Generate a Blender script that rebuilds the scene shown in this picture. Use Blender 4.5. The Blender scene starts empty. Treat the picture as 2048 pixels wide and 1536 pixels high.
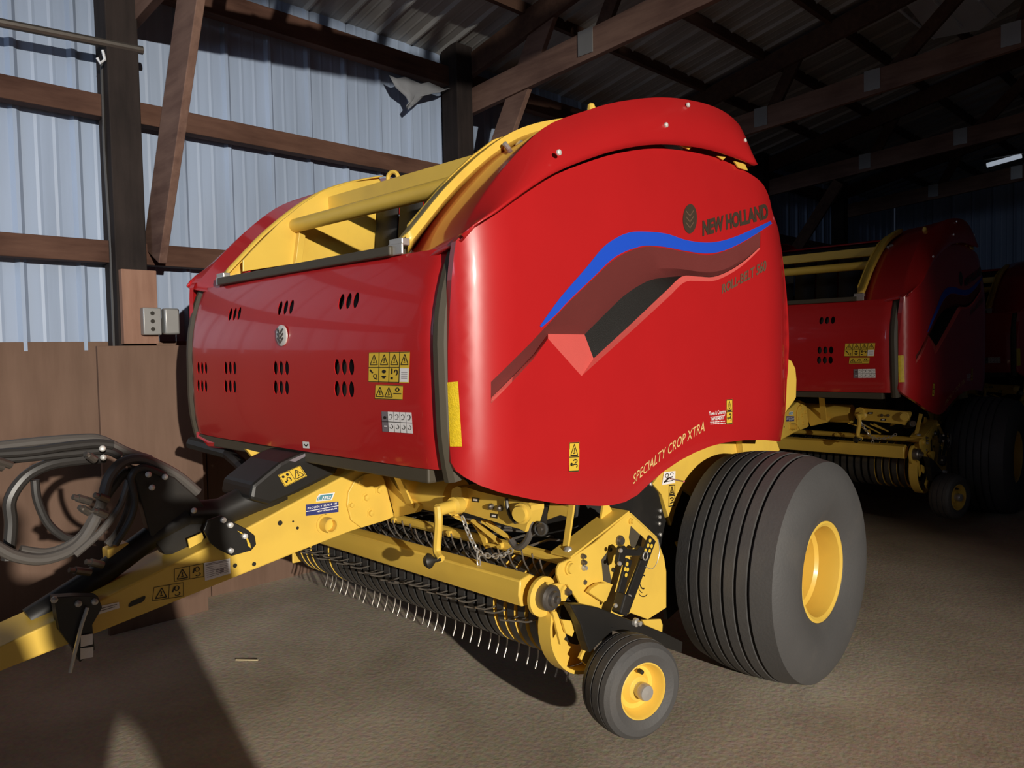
import bpy, bmesh, math, random
from mathutils import Vector, Matrix, geometry
random.seed(7)
S = bpy.context.scene
COL = S.collection

# ---------------------------------------------------------------- camera
CAM = Vector((2.82, -3.44, 1.55))
FPX = 1520.0
PITCH = math.atan(67.0/FPX)
ROLL = 0.020
_h = math.sqrt(.5)
_F = Vector((-_h*math.cos(PITCH), _h*math.cos(PITCH), -math.sin(PITCH)))
_H = Vector((_h, _h, 0))
_U = _H.cross(_F)
_R2 = _H*math.cos(ROLL) - _U*math.sin(ROLL)
_U2 = _H*math.sin(ROLL) + _U*math.cos(ROLL)
cd = bpy.data.cameras.new('camera')
cam = bpy.data.objects.new('camera', cd)
COL.objects.link(cam)
cd.sensor_width = 36.0
cd.lens = FPX/2048*36
cd.clip_start = .02
cd.clip_end = 200
M = Matrix((( _R2.x, _U2.x, -_F.x, CAM.x), (_R2.y, _U2.y, -_F.y, CAM.y), (_R2.z, _U2.z, -_F.z, CAM.z), (0,0,0,1)))
cam.matrix_world = M
S.camera = cam

def ray(px, py):
    return _F + _R2*((px-1024)/FPX) + _U2*((768-py)/FPX)
def onx(px, py, X):
    d = ray(px, py); return CAM + d*((X-CAM.x)/d.x)
def ony(px, py, Y):
    d = ray(px, py); return CAM + d*((Y-CAM.y)/d.y)
def onz(px, py, Z):
    d = ray(px, py); return CAM + d*((Z-CAM.z)/d.z)

# ---------------------------------------------------------------- view, world, lights
vs = S.view_settings
vs.view_transform = 'Standard'; vs.look = 'None'; vs.gamma = 1.0; vs.use_curve_mapping = False
vs.exposure = 0.0
w = bpy.data.worlds.new('dusk'); S.world = w; w.use_nodes = True
bg = w.node_tree.nodes['Background']
bg.inputs[0].default_value = (.55, .70, 1.0, 1); bg.inputs[1].default_value = .02

def aim(o, target):
    o.rotation_euler = (Vector(target)-o.location).to_track_quat('-Z', 'Y').to_euler()
# the work lamp of a vehicle parked to the right, its beam on the baler
ld = bpy.data.lights.new('vehicle_work_light', 'SPOT')
lo = bpy.data.objects.new('vehicle_work_light', ld); COL.objects.link(lo)
lo.location = (20.35, -8.68, 4.65); aim(lo, (.6, -1.75, .95))
ld.energy = 21500; ld.color = (1, .93, .82); ld.spot_size = math.radians(25.5); ld.spot_blend = 1.0; ld.shadow_soft_size = .12
# last daylight through the open barn front
dd = bpy.data.lights.new('open_barn_front_daylight', 'AREA')
do = bpy.data.objects.new('open_barn_front_daylight', dd); COL.objects.link(do)
do.location = (1.2, -7.3, 3.3); aim(do, (-2.0, .2, 3.0))
dd.shape = 'RECTANGLE'; dd.size = 2.6; dd.size_y = 1.8; dd.spread = math.radians(66); dd.energy = 13; dd.color = (.62, .76, 1.0)

# ---------------------------------------------------------------- helpers
def tag(o, label=None, cat=None, group=None, kind=None):
    if label: o['label'] = label
    if cat: o['category'] = cat
    if group: o['group'] = group
    if kind: o['kind'] = kind
    return o
def empty(name, loc=(0,0,0), rz=0):
    o = bpy.data.objects.new(name, None); COL.objects.link(o)
    o.location = loc; o.rotation_euler = (0,0,rz); o.empty_display_size = .2
    return o

class MB:
    """collects shapes and links them as one mesh object"""
    def __init__(s): s.v=[]; s.f=[]; s.m=[]; s.cur=0
    def add(s, vs, fs):
        b = len(s.v); s.v += [tuple(v) for v in vs]
        for f in fs: s.f.append([i+b for i in f]); s.m.append(s.cur)
        return s
    def box(s, c, d, R=None):
        x,y,z = d[0]/2, d[1]/2, d[2]/2
        vs = [Vector((a*x,b*y,e*z)) for e in (-1,1) for b in (-1,1) for a in (-1,1)]
        if R is not None: vs = [R @ v for v in vs]
        c = Vector(c)
        return s.add([v+c for v in vs], [(0,2,3,1),(4,5,7,6),(0,1,5,4),(2,6,7,3),(0,4,6,2),(1,3,7,5)])
    def beam(s, a, b, w, h, up=(0,0,1)):
        a, b = Vector(a), Vector(b); d = (b-a); L = d.length; d.normalize()
        up = Vector(up); side = d.cross(up)
        if side.length < 1e-5: side = d.cross(Vector((1,0,0)))
        side.normalize(); up2 = side.cross(d)
        R = Matrix((d, side, up2)).transposed()
        return s.box((a+b)/2, (L, w, h), R)
    def prism(s, pts, ext):
        """closed polygon of 3-D points pushed along ext"""
        n = len(pts); e = Vector(ext)
        vs = [Vector(p) for p in pts] + [Vector(p)+e for p in pts]
        fs = [[(i+1)%n, i, i+n, (i+1)%n+n] for i in range(n)]
        tri = geometry.tessellate_polygon([[Vector(p) for p in pts]])
        fs += [list(t) for t in tri] + [[i+n for i in reversed(t)] for t in tri]
        return s.add(vs, fs)
    def tube(s, pts, r, n=8, cap=True):
        pts = [Vector(p) for p in pts]; rs = r if isinstance(r, (list,tuple)) else [r]*len(pts)
        ring=[]; vs=[]; fs=[]; ref=None
        for i,p in enumerate(pts):
            t = (pts[min(i+1,len(pts)-1)] - pts[max(i-1,0)]).normalized()
            if ref is None:
                ref = Vector((0,0,1)) if abs(t.z)<.9 else Vector((1,0,0))
            a = (ref - t*ref.dot(t)).normalized(); b = t.cross(a); ref = a
            for k in range(n):
                an = 2*math.pi*k/n
                vs.append(p + a*(rs[i]*math.cos(an)) + b*(rs[i]*math.sin(an)))
        for i in range(len(pts)-1):
            for k in range(n):
                k2=(k+1)%n
                fs.append([i*n+k, i*n+k2, (i+1)*n+k2, (i+1)*n+k])
        if cap:
            fs.append(list(reversed(range(n)))); fs.append([(len(pts)-1)*n+k for k in range(n)])
        return s.add(vs, fs)
    def lathe(s, c, ax, prof, n=32, closed=False):
        """prof: (along axis, radius) pairs"""
        c = Vector(c); ax = Vector(ax).normalized()
        a = Vector((0,0,1)) if abs(ax.z)<.9 else Vector((1,0,0))
        a = (a-ax*a.dot(ax)).normalized(); b = ax.cross(a)
        vs=[]; fs=[]
        for (t,r) in prof:
            for k in range(n):
                an = 2*math.pi*k/n
                vs.append(c + ax*t + a*(max(r,1e-4)*math.cos(an)) + b*(max(r,1e-4)*math.sin(an)))
        m = len(prof)
        for i in range(m if closed else m-1):
            j=(i+1)%m
            for k in range(n):
                k2=(k+1)%n
                fs.append([i*n+k, i*n+k2, j*n+k2, j*n+k])
        return s.add(vs, fs)
    def cyl(s, a, b, r, n=16):
        a, b = Vector(a), Vector(b); L=(b-a).length
        return s.lathe(a, b-a, [(0,0),(0,r),(L,r),(L,0)], n)
    def grid(s, rows):
        m=len(rows); n=len(rows[0])
        vs=[p for r in rows for p in r]
        return s.add(vs, [[i*n+j, i*n+j+1, (i+1)*n+j+1, (i+1)*n+j] for i in range(m-1) for j in range(n-1)])
    def ball(s, c, r, n=10):
        return s.lathe(c, (0,0,1), [(-r*math.cos(math.pi*i/n), r*math.sin(math.pi*i/n)) for i in range(n+1)], n*2)
    def build(s, name, mats, parent=None, smooth=30, bevel=0, solid=0, soff=-1, label=None, norm=None):
        me = bpy.data.meshes.new(name)
        me.from_pydata([tuple(v) for v in s.v], [], s.f)
        mats = mats if isinstance(mats, (list,tuple)) else [mats]
        for m in mats: me.materials.append(MAT[m] if isinstance(m,str) else m)
        me.polygons.foreach_set('material_index', s.m)
        me.validate(); me.update()
        if norm:
            k, fn = norm
            ln=[(0,0,0)]*len(me.loops)
            for p in me.polygons:
                p.use_smooth=True
                if p.index<k:
                    flip = p.normal.dot(fn(p.center))<0
                    if flip: p.flip()
            me.update()
            for p in me.polygons:
                for li in p.loop_indices:
                    ln[li]= tuple(fn(me.vertices[me.loops[li].vertex_index].co)) if p.index<k else tuple(p.normal)
            me.normals_split_custom_set(ln)
            o = bpy.data.objects.new(name, me); COL.objects.link(o)
            if parent: o.parent = parent
            return o
        bm = bmesh.new(); bm.from_mesh(me)
        bmesh.ops.remove_doubles(bm, verts=bm.verts, dist=1e-5)
        bmesh.ops.dissolve_degenerate(bm, edges=bm.edges, dist=1e-6)
        bmesh.ops.recalc_face_normals(bm, faces=bm.faces)
        bm.to_mesh(me); bm.free()
        if smooth:
            me.polygons.foreach_set('use_smooth', [True]*len(me.polygons))
            me.set_sharp_from_angle(angle=math.radians(smooth))
        o = bpy.data.objects.new(name, me); COL.objects.link(o)
        if parent: o.parent = parent
        if solid:
            md = o.modifiers.new('thickness','SOLIDIFY'); md.thickness = solid; md.offset = soff
        if bevel:
            md = o.modifiers.new('edge','BEVEL'); md.width = bevel; md.segments = 2; md.limit_method='ANGLE'; md.angle_limit = math.radians(40)
        if label: o['label'] = label
        return o

def catmull(p, sub=4):
    out=[]; n=len(p)
    P=[Vector(q) for q in p]
    for i in range(n-1):
        a=P[max(i-1,0)]; b=P[i]; c=P[i+1]; d=P[min(i+2,n-1)]
        for k in range(sub):
            t=k/sub
            out.append(.5*((2*b)+(c-a)*t+(2*a-5*b+4*c-d)*t*t+(3*b-a-3*c+d)*t**3))
    out.append(P[-1]); return out

def inpoly(x, y, poly):
    c=False; n=len(poly); j=n-1
    for i in range(n):
        xi,yi=poly[i][0],poly[i][1]; xj,yj=poly[j][0],poly[j][1]
        if (yi>y)!=(yj>y) and x < (xj-xi)*(y-yi)/(yj-yi)+xi: c = not c
        j=i
    return c

def sheet(mb, outline, holes, step, fn):
    """curved sheet: constrained triangulation of a 2-D outline with holes, lifted by fn(u,v)"""
    co=[]; ed=[]
    for loop in [outline]+holes:
        b=len(co); n=len(loop)
        for i,p in enumerate(loop): co.append(Vector((p[0],p[1]))); ed.append((b+i, b+(i+1)%n))
    xs=[p[0] for p in outline]; ys=[p[1] for p in outline]
    y=min(ys)+step*.5; k=0
    while y<max(ys):
        x=min(xs)+step*(.5 if k%2 else 1)
        while x<max(xs):
            if inpoly(x,y,outline) and not any(inpoly(x,y,h) for h in holes):
                co.append(Vector((x,y)))
            x+=step
        y+=step; k+=1
    r = geometry.delaunay_2d_cdt(co, ed, [], 0, 1e-6)
    vs=[fn(p[0],p[1]) for p in r[0]]; fs=[]
    for f in r[2]:
        cx=sum(r[0][i][0] for i in f)/len(f); cy=sum(r[0][i][1] for i in f)/len(f)
        if inpoly(cx,cy,outline) and not any(inpoly(cx,cy,h) for h in holes): fs.append(list(f))
    mb.add(vs, fs)

# ---------------------------------------------------------------- materials
MAT={}
def mat(name, col, rough=.5, metal=0, coat=0, var=.12, scale=6, bump=0, bscale=60, dirt=None, dirt_amt=.3, spec=.5, coat_rough=.08):
    m=bpy.data.materials.new(name); m.use_nodes=True; nt=m.node_tree; b=nt.nodes['Principled BSDF']
    b.inputs['Roughness'].default_value=rough; b.inputs['Metallic'].default_value=metal
    b.inputs['Coat Weight'].default_value=coat; b.inputs['Coat Roughness'].default_value=coat_rough
    b.inputs['Specular IOR Level'].default_value=spec
    tc=nt.nodes.new('ShaderNodeTexCoord')
    nz=nt.nodes.new('ShaderNodeTexNoise'); nz.inputs['Scale'].default_value=scale; nz.inputs['Detail'].default_value=5
    nt.links.new(tc.outputs['Object'], nz.inputs['Vector'])
    mx=nt.nodes.new('ShaderNodeMix'); mx.data_type='RGBA'
    mx.inputs[6].default_value=(*[c*(1-var) for c in col],1); mx.inputs[7].default_value=(*[min(1,c*(1+var)) for c in col],1)
    nt.links.new(nz.outputs['Fac'], mx.inputs[0]); out=mx.outputs[2]
    if dirt:
        n2=nt.nodes.new('ShaderNodeTexNoise'); n2.inputs['Scale'].default_value=scale*.6; n2.inputs['Detail'].default_value=8
        nt.links.new(tc.outputs['Object'], n2.inputs['Vector'])
        rp=nt.nodes.new('ShaderNodeValToRGB'); rp.color_ramp.elements[0].position=.52; rp.color_ramp.elements[1].position=.75
        rp.color_ramp.elements[1].color=(dirt_amt,)*3+(1,)
        nt.links.new(n2.outputs['Fac'], rp.inputs[0])
        m2=nt.nodes.new('ShaderNodeMix'); m2.data_type='RGBA'; m2.inputs[7].default_value=(*dirt,1)
        nt.links.new(rp.outputs[0], m2.inputs[0]); nt.links.new(out, m2.inputs[6]); out=m2.outputs[2]
    nt.links.new(out, b.inputs['Base Color'])
    if bump:
        n3=nt.nodes.new('ShaderNodeTexNoise'); n3.inputs['Scale'].default_value=bscale; n3.inputs['Detail'].default_value=4
        nt.links.new(tc.outputs['Object'], n3.inputs['Vector'])
        bp=nt.nodes.new('ShaderNodeBump'); bp.inputs['Strength'].default_value=bump; bp.inputs['Distance'].default_value=.01
        nt.links.new(n3.outputs['Fac'], bp.inputs['Height']); nt.links.new(bp.outputs['Normal'], b.inputs['Normal'])
    MAT[name]=m; return m
mat('red_paint', (.50,.014,.016), .36, coat=.6, var=.05, coat_rough=.06)
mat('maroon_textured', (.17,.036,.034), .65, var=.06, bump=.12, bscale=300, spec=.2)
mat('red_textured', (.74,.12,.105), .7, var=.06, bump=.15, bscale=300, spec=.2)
mat('yellow_paint', (.82,.54,.085), .42, var=.07, dirt=(.35,.2,.05), dirt_amt=.25, coat=.15, coat_rough=.2)
mat('black_paint', (.014,.013,.012), .45, var=.2, dirt=(.06,.05,.04), dirt_amt=.4)
mat('belt_rubber', (.020,.018,.016), .7, var=.2, bump=.1)
mat('tyre_rubber', (.072,.070,.070), .62, var=.12, bump=.12, bscale=90, dirt=(.13,.115,.10), dirt_amt=.35)
mat('strip_rubber', (.075,.062,.042), .55, var=.1)
mat('hose_rubber', (.035,.032,.030), .4, var=.1)
mat('pale_hose', (.10,.09,.082), .4, var=.1)
mat('band_steel', (.10,.098,.096), .30, metal=.6, var=.2)
mat('steel', (.55,.53,.50), .33, metal=.55, var=.1)
mat('cast_steel', (.20,.18,.16), .42, metal=.8, var=.2)
mat('tine_wire', (.42,.38,.33), .35, metal=.8, var=.2)
mat('zinc', (.78,.76,.72), .35, metal=.25, var=.05, spec=.8)
mat('chrome', (.75,.76,.78), .12, metal=1, var=.03)
mat('mesh_black', (.012,.012,.011), .6, var=.3, bump=.3, bscale=400)
mat('decal_yellow', (.78,.52,.05), .45, var=.04)
mat('decal_white', (.90,.87,.86), .45, var=.03)
mat('decal_grey', (.20,.17,.19), .45, var=.03)
mat('decal_black', (.02,.017,.012), .5, var=.05)
mat('decal_blue', (.016,.085,.62), .4, var=.03)
mat('decal_navy', (.035,.045,.19), .4, var=.03)
mat('decal_teal', (.10,.30,.38), .4, var=.1)
mat('letter_dark', (.060,.040,.028), .4, var=.08)
mat('letter_brown', (.15,.085,.055), .4, var=.08)
mat('letter_gold', (.85,.60,.25), .4, var=.05)
mat('reflector', (.80,.55,.02), .3, var=.25, scale=60, bump=.3, bscale=200)
mat('galvanized', (.34,.34,.33), .45, metal=.5, var=.12)
mat('tarp_grey', (.22,.23,.25), .7, var=.2)
mat('lamp_white', (.75,.77,.8), .4, var=.02)
mat('lamp_tube', (.8,.82,.85), .3, var=.02)
_b=MAT['lamp_tube'].node_tree.nodes['Principled BSDF']; _b.inputs['Emission Color'].default_value=(.75,.85,1,1); _b.inputs['Emission Strength'].default_value=.35
mat('straw', (.6,.5,.3), .7)
mat('jacket', (.05,.055,.07), .8, var=.2)
mat('denim', (.035,.05,.10), .8, var=.2)
mat('skin', (.55,.32,.23), .55, var=.05)
mat('hair', (.05,.03,.02), .6)
mat('boots', (.06,.04,.03), .6)

def outfit():
    m=bpy.data.materials.new('outfit'); m.use_nodes=True; nt=m.node_tree; b=nt.nodes['Principled BSDF']; b.inputs['Roughness'].default_value=.8
    tc=nt.nodes.new('ShaderNodeTexCoord'); sp=nt.nodes.new('ShaderNodeSeparateXYZ'); dv=nt.nodes.new('ShaderNodeMath'); dv.operation='DIVIDE'; dv.inputs[1].default_value=2
    rp=nt.nodes.new('ShaderNodeValToRGB'); rp.color_ramp.interpolation='CONSTANT'; e=rp.color_ramp.elements
    e[0].position=0; e[0].color=(.06,.04,.03,1); e[1].position=.065; e[1].color=(.035,.05,.10,1)
    for p,c in ((.50,(.05,.055,.07,1)),(.752,(.55,.32,.23,1))): q=e.new(p); q.color=c
    nt.links.new(tc.outputs['Object'],sp.inputs[0]); nt.links.new(sp.outputs['Z'],dv.inputs[0]); nt.links.new(dv.outputs[0],rp.inputs[0]); nt.links.new(rp.outputs[0],b.inputs['Base Color'])
    MAT['outfit']=m
outfit()
def wood(name, c1, c2, axis='Y', scale=3.0):
    m=bpy.data.materials.new(name); m.use_nodes=True; nt=m.node_tree; b=nt.nodes['Principled BSDF']
    b.inputs['Roughness'].default_value=.8; b.inputs['Specular IOR Level'].default_value=.2
    tc=nt.nodes.new('ShaderNodeTexCoord'); mp=nt.nodes.new('ShaderNodeMapping')
    sc={'X':(.12,1,1),'Y':(1,.12,1),'Z':(1,1,.12)}[axis]
    mp.inputs['Scale'].default_value=sc
    nt.links.new(tc.outputs['Object'], mp.inputs[0])
    nz=nt.nodes.new('ShaderNodeTexNoise'); nz.inputs['Scale'].default_value=scale*6; nz.inputs['Detail'].default_value=7; nz.inputs['Roughness'].default_value=.65
    n2=nt.nodes.new('ShaderNodeTexNoise'); n2.inputs['Scale'].default_value=scale*.7; n2.inputs['Detail'].default_value=4
    nt.links.new(mp.outputs[0], nz.inputs['Vector']); nt.links.new(tc.outputs['Object'], n2.inputs['Vector'])
    ad=nt.nodes.new('ShaderNodeMath'); ad.operation='ADD'; nt.links.new(nz.outputs['Fac'], ad.inputs[0]); nt.links.new(n2.outputs['Fac'], ad.inputs[1])
    rp=nt.nodes.new('ShaderNodeValToRGB'); rp.color_ramp.elements[0].position=.35; rp.color_ramp.elements[1].position=.66
    rp.color_ramp.elements[0].color=(*c1,1); rp.color_ramp.elements[1].color=(*c2,1)
    hv=nt.nodes.new('ShaderNodeMath'); hv.operation='MULTIPLY'; hv.inputs[1].default_value=.5
    nt.links.new(ad.outputs[0], hv.inputs[0]); nt.links.new(hv.outputs[0], rp.inputs[0])
    nt.links.new(rp.outputs[0], b.inputs['Base Color'])
    MAT[name]=m
wood('girt_wood', (.055,.025,.017), (.135,.07,.048), 'Y')
wood('truss_wood', (.11,.06,.047), (.25,.15,.11), 'X')
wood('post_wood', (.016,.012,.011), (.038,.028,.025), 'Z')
wood('fresh_board', (.24,.13,.09), (.36,.21,.15), 'Z')
wood('plywood', (.125,.075,.052), (.20,.125,.09), 'Z', 1.6)
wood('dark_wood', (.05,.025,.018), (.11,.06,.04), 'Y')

def metal_sheet(name, col, axis_index, pitch=.2286, dark=.55):
    """painted ribbed sheet: fine minor-rib shading by bump, plus grime"""
    m=bpy.data.materials.new(name); m.use_nodes=True; nt=m.node_tree; b=nt.nodes['Principled BSDF']
    b.inputs['Roughness'].default_value=.45; b.inputs['Specular IOR Level'].default_value=.4
    tc=nt.nodes.new('ShaderNodeTexCoord'); mp=nt.nodes.new('ShaderNodeMapping')
    sc=[3,3,.25] if axis_index==1 else [.25,3,3]
    mp.inputs['Scale'].default_value=sc
    nt.links.new(tc.outputs['Object'], mp.inputs[0])
    nz=nt.nodes.new('ShaderNodeTexNoise'); nz.inputs['Scale'].default_value=2.2; nz.inputs['Detail'].default_value=6
    nt.links.new(mp.outputs[0], nz.inputs['Vector'])
    rp=nt.nodes.new('ShaderNodeValToRGB'); rp.color_ramp.elements[0].position=.3; rp.color_ramp.elements[1].position=.6
    rp.color_ramp.elements[0].color=(*[c*dark for c in col],1); rp.color_ramp.elements[1].color=(*col,1)
    nt.links.new(nz.outputs['Fac'], rp.inputs[0]); nt.links.new(rp.outputs[0], b.inputs['Base Color'])
    MAT[name]=m
metal_sheet('wall_tin', (.335,.415,.56), 1, dark=.78)
metal_sheet('roof_tin', (.38,.38,.37), 0, dark=.7)

# floor: dusty concrete
def floor_mat():
    m=bpy.data.materials.new('dusty_concrete'); m.use_nodes=True; nt=m.node_tree; b=nt.nodes['Principled BSDF']
    b.inputs['Roughness'].default_value=.85; b.inputs['Specular IOR Level'].default_value=.25
    tc=nt.nodes.new('ShaderNodeTexCoord')
    a=nt.nodes.new('ShaderNodeTexNoise'); a.inputs['Scale'].default_value=1.1; a.inputs['Detail'].default_value=9; a.inputs['Roughness'].default_value=.6; a.inputs['Distortion'].default_value=.4
    f=nt.nodes.new('ShaderNodeTexNoise'); f.inputs['Scale'].default_value=45; f.inputs['Detail'].default_value=6
    nt.links.new(tc.outputs['Object'], a.inputs['Vector']); nt.links.new(tc.outputs['Object'], f.inputs['Vector'])
    rp=nt.nodes.new('ShaderNodeValToRGB'); e=rp.color_ramp.elements; e[0].position=.32; e[1].position=.68
    e[0].color=(.36,.295,.21,1); e[1].color=(.60,.50,.38,1)
    nt.links.new(a.outputs['Fac'], rp.inputs[0])
    mx=nt.nodes.new('ShaderNodeMix'); mx.data_type='RGBA'; mx.blend_type='OVERLAY'; mx.inputs[0].default_value=.35
    nt.links.new(rp.outputs[0], mx.inputs[6]); nt.links.new(f.outputs['Color'], mx.inputs[7])
    hs=nt.nodes.new('ShaderNodeHueSaturation'); hs.inputs['Saturation'].default_value=.9
    nt.links.new(mx.outputs[2], hs.inputs['Color']); nt.links.new(hs.outputs[0], b.inputs['Base Color'])
    bp=nt.nodes.new('ShaderNodeBump'); bp.inputs['Strength'].default_value=.25; bp.inputs['Distance'].default_value=.01
    nt.links.new(f.outputs['Fac'], bp.inputs['Height']); nt.links.new(bp.outputs[0], b.inputs['Normal'])
    MAT['dusty_concrete']=m
floor_mat()
# ================================================================ THE BARN
WX = -2.0                      # inner face of the left wall's sheet metal
YB = 11.2                      # end wall
ROOF0, SLOPE = 3.98, .22       # underside of the roof sheet at the wall, and its pitch
POSTS = [-4.45, -1.88, .70, 3.27, 5.84, 8.40]
def roofz(x): return ROOF0 + SLOPE*(x-WX)

f=MB(); f.box((5.5, 1.0, -.05), (19, 21, .1)); tag(f.build('floor','dusty_concrete',smooth=0), kind='structure')

# ribbed sheet: profile along y (or x), major ribs with a shadowed seam
def rib_profile(a, b, pitch=.30, h=.022):
    out=[]; x=a
    while x<b:
        out += [(x,0),(x+.02,h),(x+.035,h),(x+.055,0),(x+.12,0),(x+.135,.003),(x+.15,0),(x+.21,0),(x+.225,.003),(x+.24,0)]
        x+=pitch
    return [p for p in out if p[0]<b]+[(b,0)]
m=MB(); pr=rib_profile(-7.5, YB)
m.grid([[Vector((WX-.03+h, y, z)) for (y,h) in pr] for z in (1.60, 4.05)])
tag(m.build('wall_left','wall_tin',smooth=0,solid=.004), kind='structure')
m=MB(); y=-7.5
while y<YB:                                             # plywood kick boards below the sheet metal
    m.box((WX-.02, y+.61, .82), (.03, 1.214, 1.66)); y+=1.22
tag(m.build('wainscot_left','plywood',smooth=0,bevel=.003), kind='structure')
bpy.data.objects['wainscot_left'].name='baseboard_left'
m=MB(); pr=rib_profile(WX, 15)
m.grid([[Vector((x, YB-h, z)) for (x,h) in pr] for z in (0, 8)])
tag(m.build('wall_back','wall_tin',smooth=0,solid=.004), kind='structure')
m=MB(); pr=rib_profile(-7.5, YB)
m.grid([[Vector((x, y, roofz(x)-h)) for (y,h) in pr] for x in (WX-.05, 15)])
tag(m.build('ceiling','roof_tin',smooth=0,solid=.004,soff=1), kind='structure')

names = ['dark wooden post at the far left beyond the picture edge','dark wooden post left of the nearest red baler','dark wooden post behind the top of the nearest baler',
 'dark wooden post hidden behind the nearest baler','dark wooden wall post behind the second baler, hidden by the first','dark wooden post seen between the first and second balers']
for i,y in enumerate(POSTS):
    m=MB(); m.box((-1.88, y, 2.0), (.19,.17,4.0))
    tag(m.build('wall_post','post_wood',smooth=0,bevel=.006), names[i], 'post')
m=MB(); m.box((-1.765,-1.81,.81),(.03,.56,1.62)); tag(m.build('kick_board','plywood',smooth=0,bevel=.003),'brown plywood sheet nailed over the foot of the near post','board')
# girts, bay by bay, inside the sheet between posts
levels=[(2.16,'lowest'),(2.98,'middle'),(3.76,'uppermost')]
bays=['left of the near dark post','between the near post and the second post','behind the nearest baler','behind the second baler','beyond the second baler']
for b in range(5):
    for z,nm in levels:
        y0,y1=POSTS[b]+.076,POSTS[b+1]-.076
        m=MB(); m.box((-1.925,(y0+y1)/2,z),(.09,y1-y0,.125 if z<3.5 else .15))
        tag(m.build('wall_girt','girt_wood',smooth=0,bevel=.004), f'{nm} brown horizontal wall girt {bays[b]}', 'beam')
m=MB(); m.box((-1.925,10.0-.2,2.16),(.09,2.6,.125)); tag(m.build('wall_girt','girt_wood',smooth=0,bevel=.004),'brown horizontal wall girt in the far corner','beam')
# sister boards and knee braces on the posts
m=MB(); m.box((-1.757, -1.86, 1.84), (.05,.19,.42)); tag(m.build('post_board','fresh_board',smooth=0,bevel=.004),'pale pinkish board nailed up the lower part of the near post','board')
for y,lab,(a,b) in ((-1.735,'pale brown diagonal brace leaning from the near post up to the roof truss',((-1.83,2.15),(-1.02,3.75))),
                    (.82,'pale brown diagonal brace crossing the roof truss behind the baler top',((-1.80,2.70),(-.98,4.05)))):
    m=MB(); m.beam((a[0],y,a[1]),(b[0],y,b[1]),.045,.26 if y<0 else .20,up=(0,0,1)); tag(m.build('knee_brace','truss_wood',smooth=0,bevel=.004),lab,'brace')
m=MB(); m.beam((-1.83,5.92,2.2),(-.9,5.92,3.5),.045,.14); tag(m.build('knee_brace','dark_wood',smooth=0,bevel=.004),'dark diagonal brace framed right of the baler logo panel','brace')
# trusses: doubled bottom chord, top chord under the roof, webs, gusset plates
tl=['nearest roof truss at the top left','roof truss rising behind the top of the nearest baler','second roof truss crossing above the nearest baler','third roof truss, further back above the second baler','fourth roof truss, dim above the second baler','rearmost roof truss near the end wall']
for i,y in enumerate(POSTS):
    t=empty('roof_truss',(0,y+.10,0)); tag(t, 'brown timber '+tl[i], 'truss')
    c0=lambda x: 3.57+.078*(x+1.85)
    m=MB(); m.beam((-1.95,0,c0(-1.95)),(9,0,c0(9)),.05,.20); m.build('bottom_chord','truss_wood',t,smooth=0,bevel=.003)
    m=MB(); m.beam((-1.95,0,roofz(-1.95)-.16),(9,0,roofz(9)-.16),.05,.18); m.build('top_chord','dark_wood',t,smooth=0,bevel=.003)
    x=-.6; k=0
    while x<8.5:
        m=MB()
        a=(x,0.05,c0(x)-.05); b=(x+(.95 if k%2 else .35),.05,roofz(x+(.95 if k%2 else .35))-.14)
        m.beam(a,b,.04,.11); m.build('web','dark_wood',t,smooth=0)
        m=MB(); m.box((x,-.03,c0(x)+.02),(.13,.006,.17)); m.build('gusset_plate','galvanized',t,smooth=0)
        x+=1.0; k+=1
# purlins along the barn, and a brighter skylight sheet
x=-1.2
while x<12:
    m=MB(); m.beam((x,-7.4,roofz(x)-.045),(x,YB-.05,roofz(x)-.045),.045,.085)
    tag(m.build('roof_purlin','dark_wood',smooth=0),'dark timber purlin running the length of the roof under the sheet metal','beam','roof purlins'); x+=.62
# pipe rail, hook and cord on the left wall
m=MB(); p0=ony(-60,34,-3.2); m.tube([onx(-120,22,-1.80),onx(285,101,-1.80)],.024,10)
tag(m.build('pipe_rail','cast_steel'),'grey metal pipe fixed along the wall at the upper left','pipe')
t=MB(); a=onx(205,100,-1.78); t.tube([a,a+Vector((0,.01,-.05)),a+Vector((0,-.015,-.075)),a+Vector((0,-.03,-.05))],.008,6)
cord=t.build('pipe_hook','lamp_white'); tag(cord,'small white hook hanging on the wall pipe','hook')
m=MB(); m.tube([onx(204,128,-1.86),onx(209,300,-1.86),onx(221,480,-1.86),onx(228,668,-1.86),onx(232,880,-1.86)],.010,6)
tag(m.build('wall_cable','hose_rubber'),'thin dark cable hanging straight down the wall below the pipe','cable')
# socket box on the near post
t=empty('outlet_box',onx(322,643,-1.70)); tag(t,'grey electrical outlet box screwed to the near post','outlet')
m=MB(); m.box((.0,-.055,0),(.05,.10,.155)); m.build('cover_plate','galvanized',t,bevel=.006)
m=MB(); m.box((.01,.05,0),(.06,.085,.15)); m.build('flip_lid','galvanized',t,bevel=.01)
for z in (-.045,0,.045): m=MB(); m.cyl((.024,-.055,z),(.028,-.055,z),.012,10); m.build('socket','decal_black',t)
# torn plastic sheet
rows=[]
for i,(a,b) in enumerate((((778,150),(905,178)),((792,172),(880,188)),((812,190),(850,190)),((818,205),(836,200)),((812,215),(816,216)))):
    rows.append([onx(a[0]+(b[0]-a[0])*k/8, a[1]+(b[1]-a[1])*k/8+4*math.sin(k*2.1+i), -1.86+.012*math.sin(k*1.7+i*2)) for k in range(9)])
m=MB(); m.grid(rows); tag(m.build('torn_plastic','tarp_grey',smooth=60,solid=.002),'torn grey scrap of plastic hanging under the eave beam','scrap')
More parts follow.
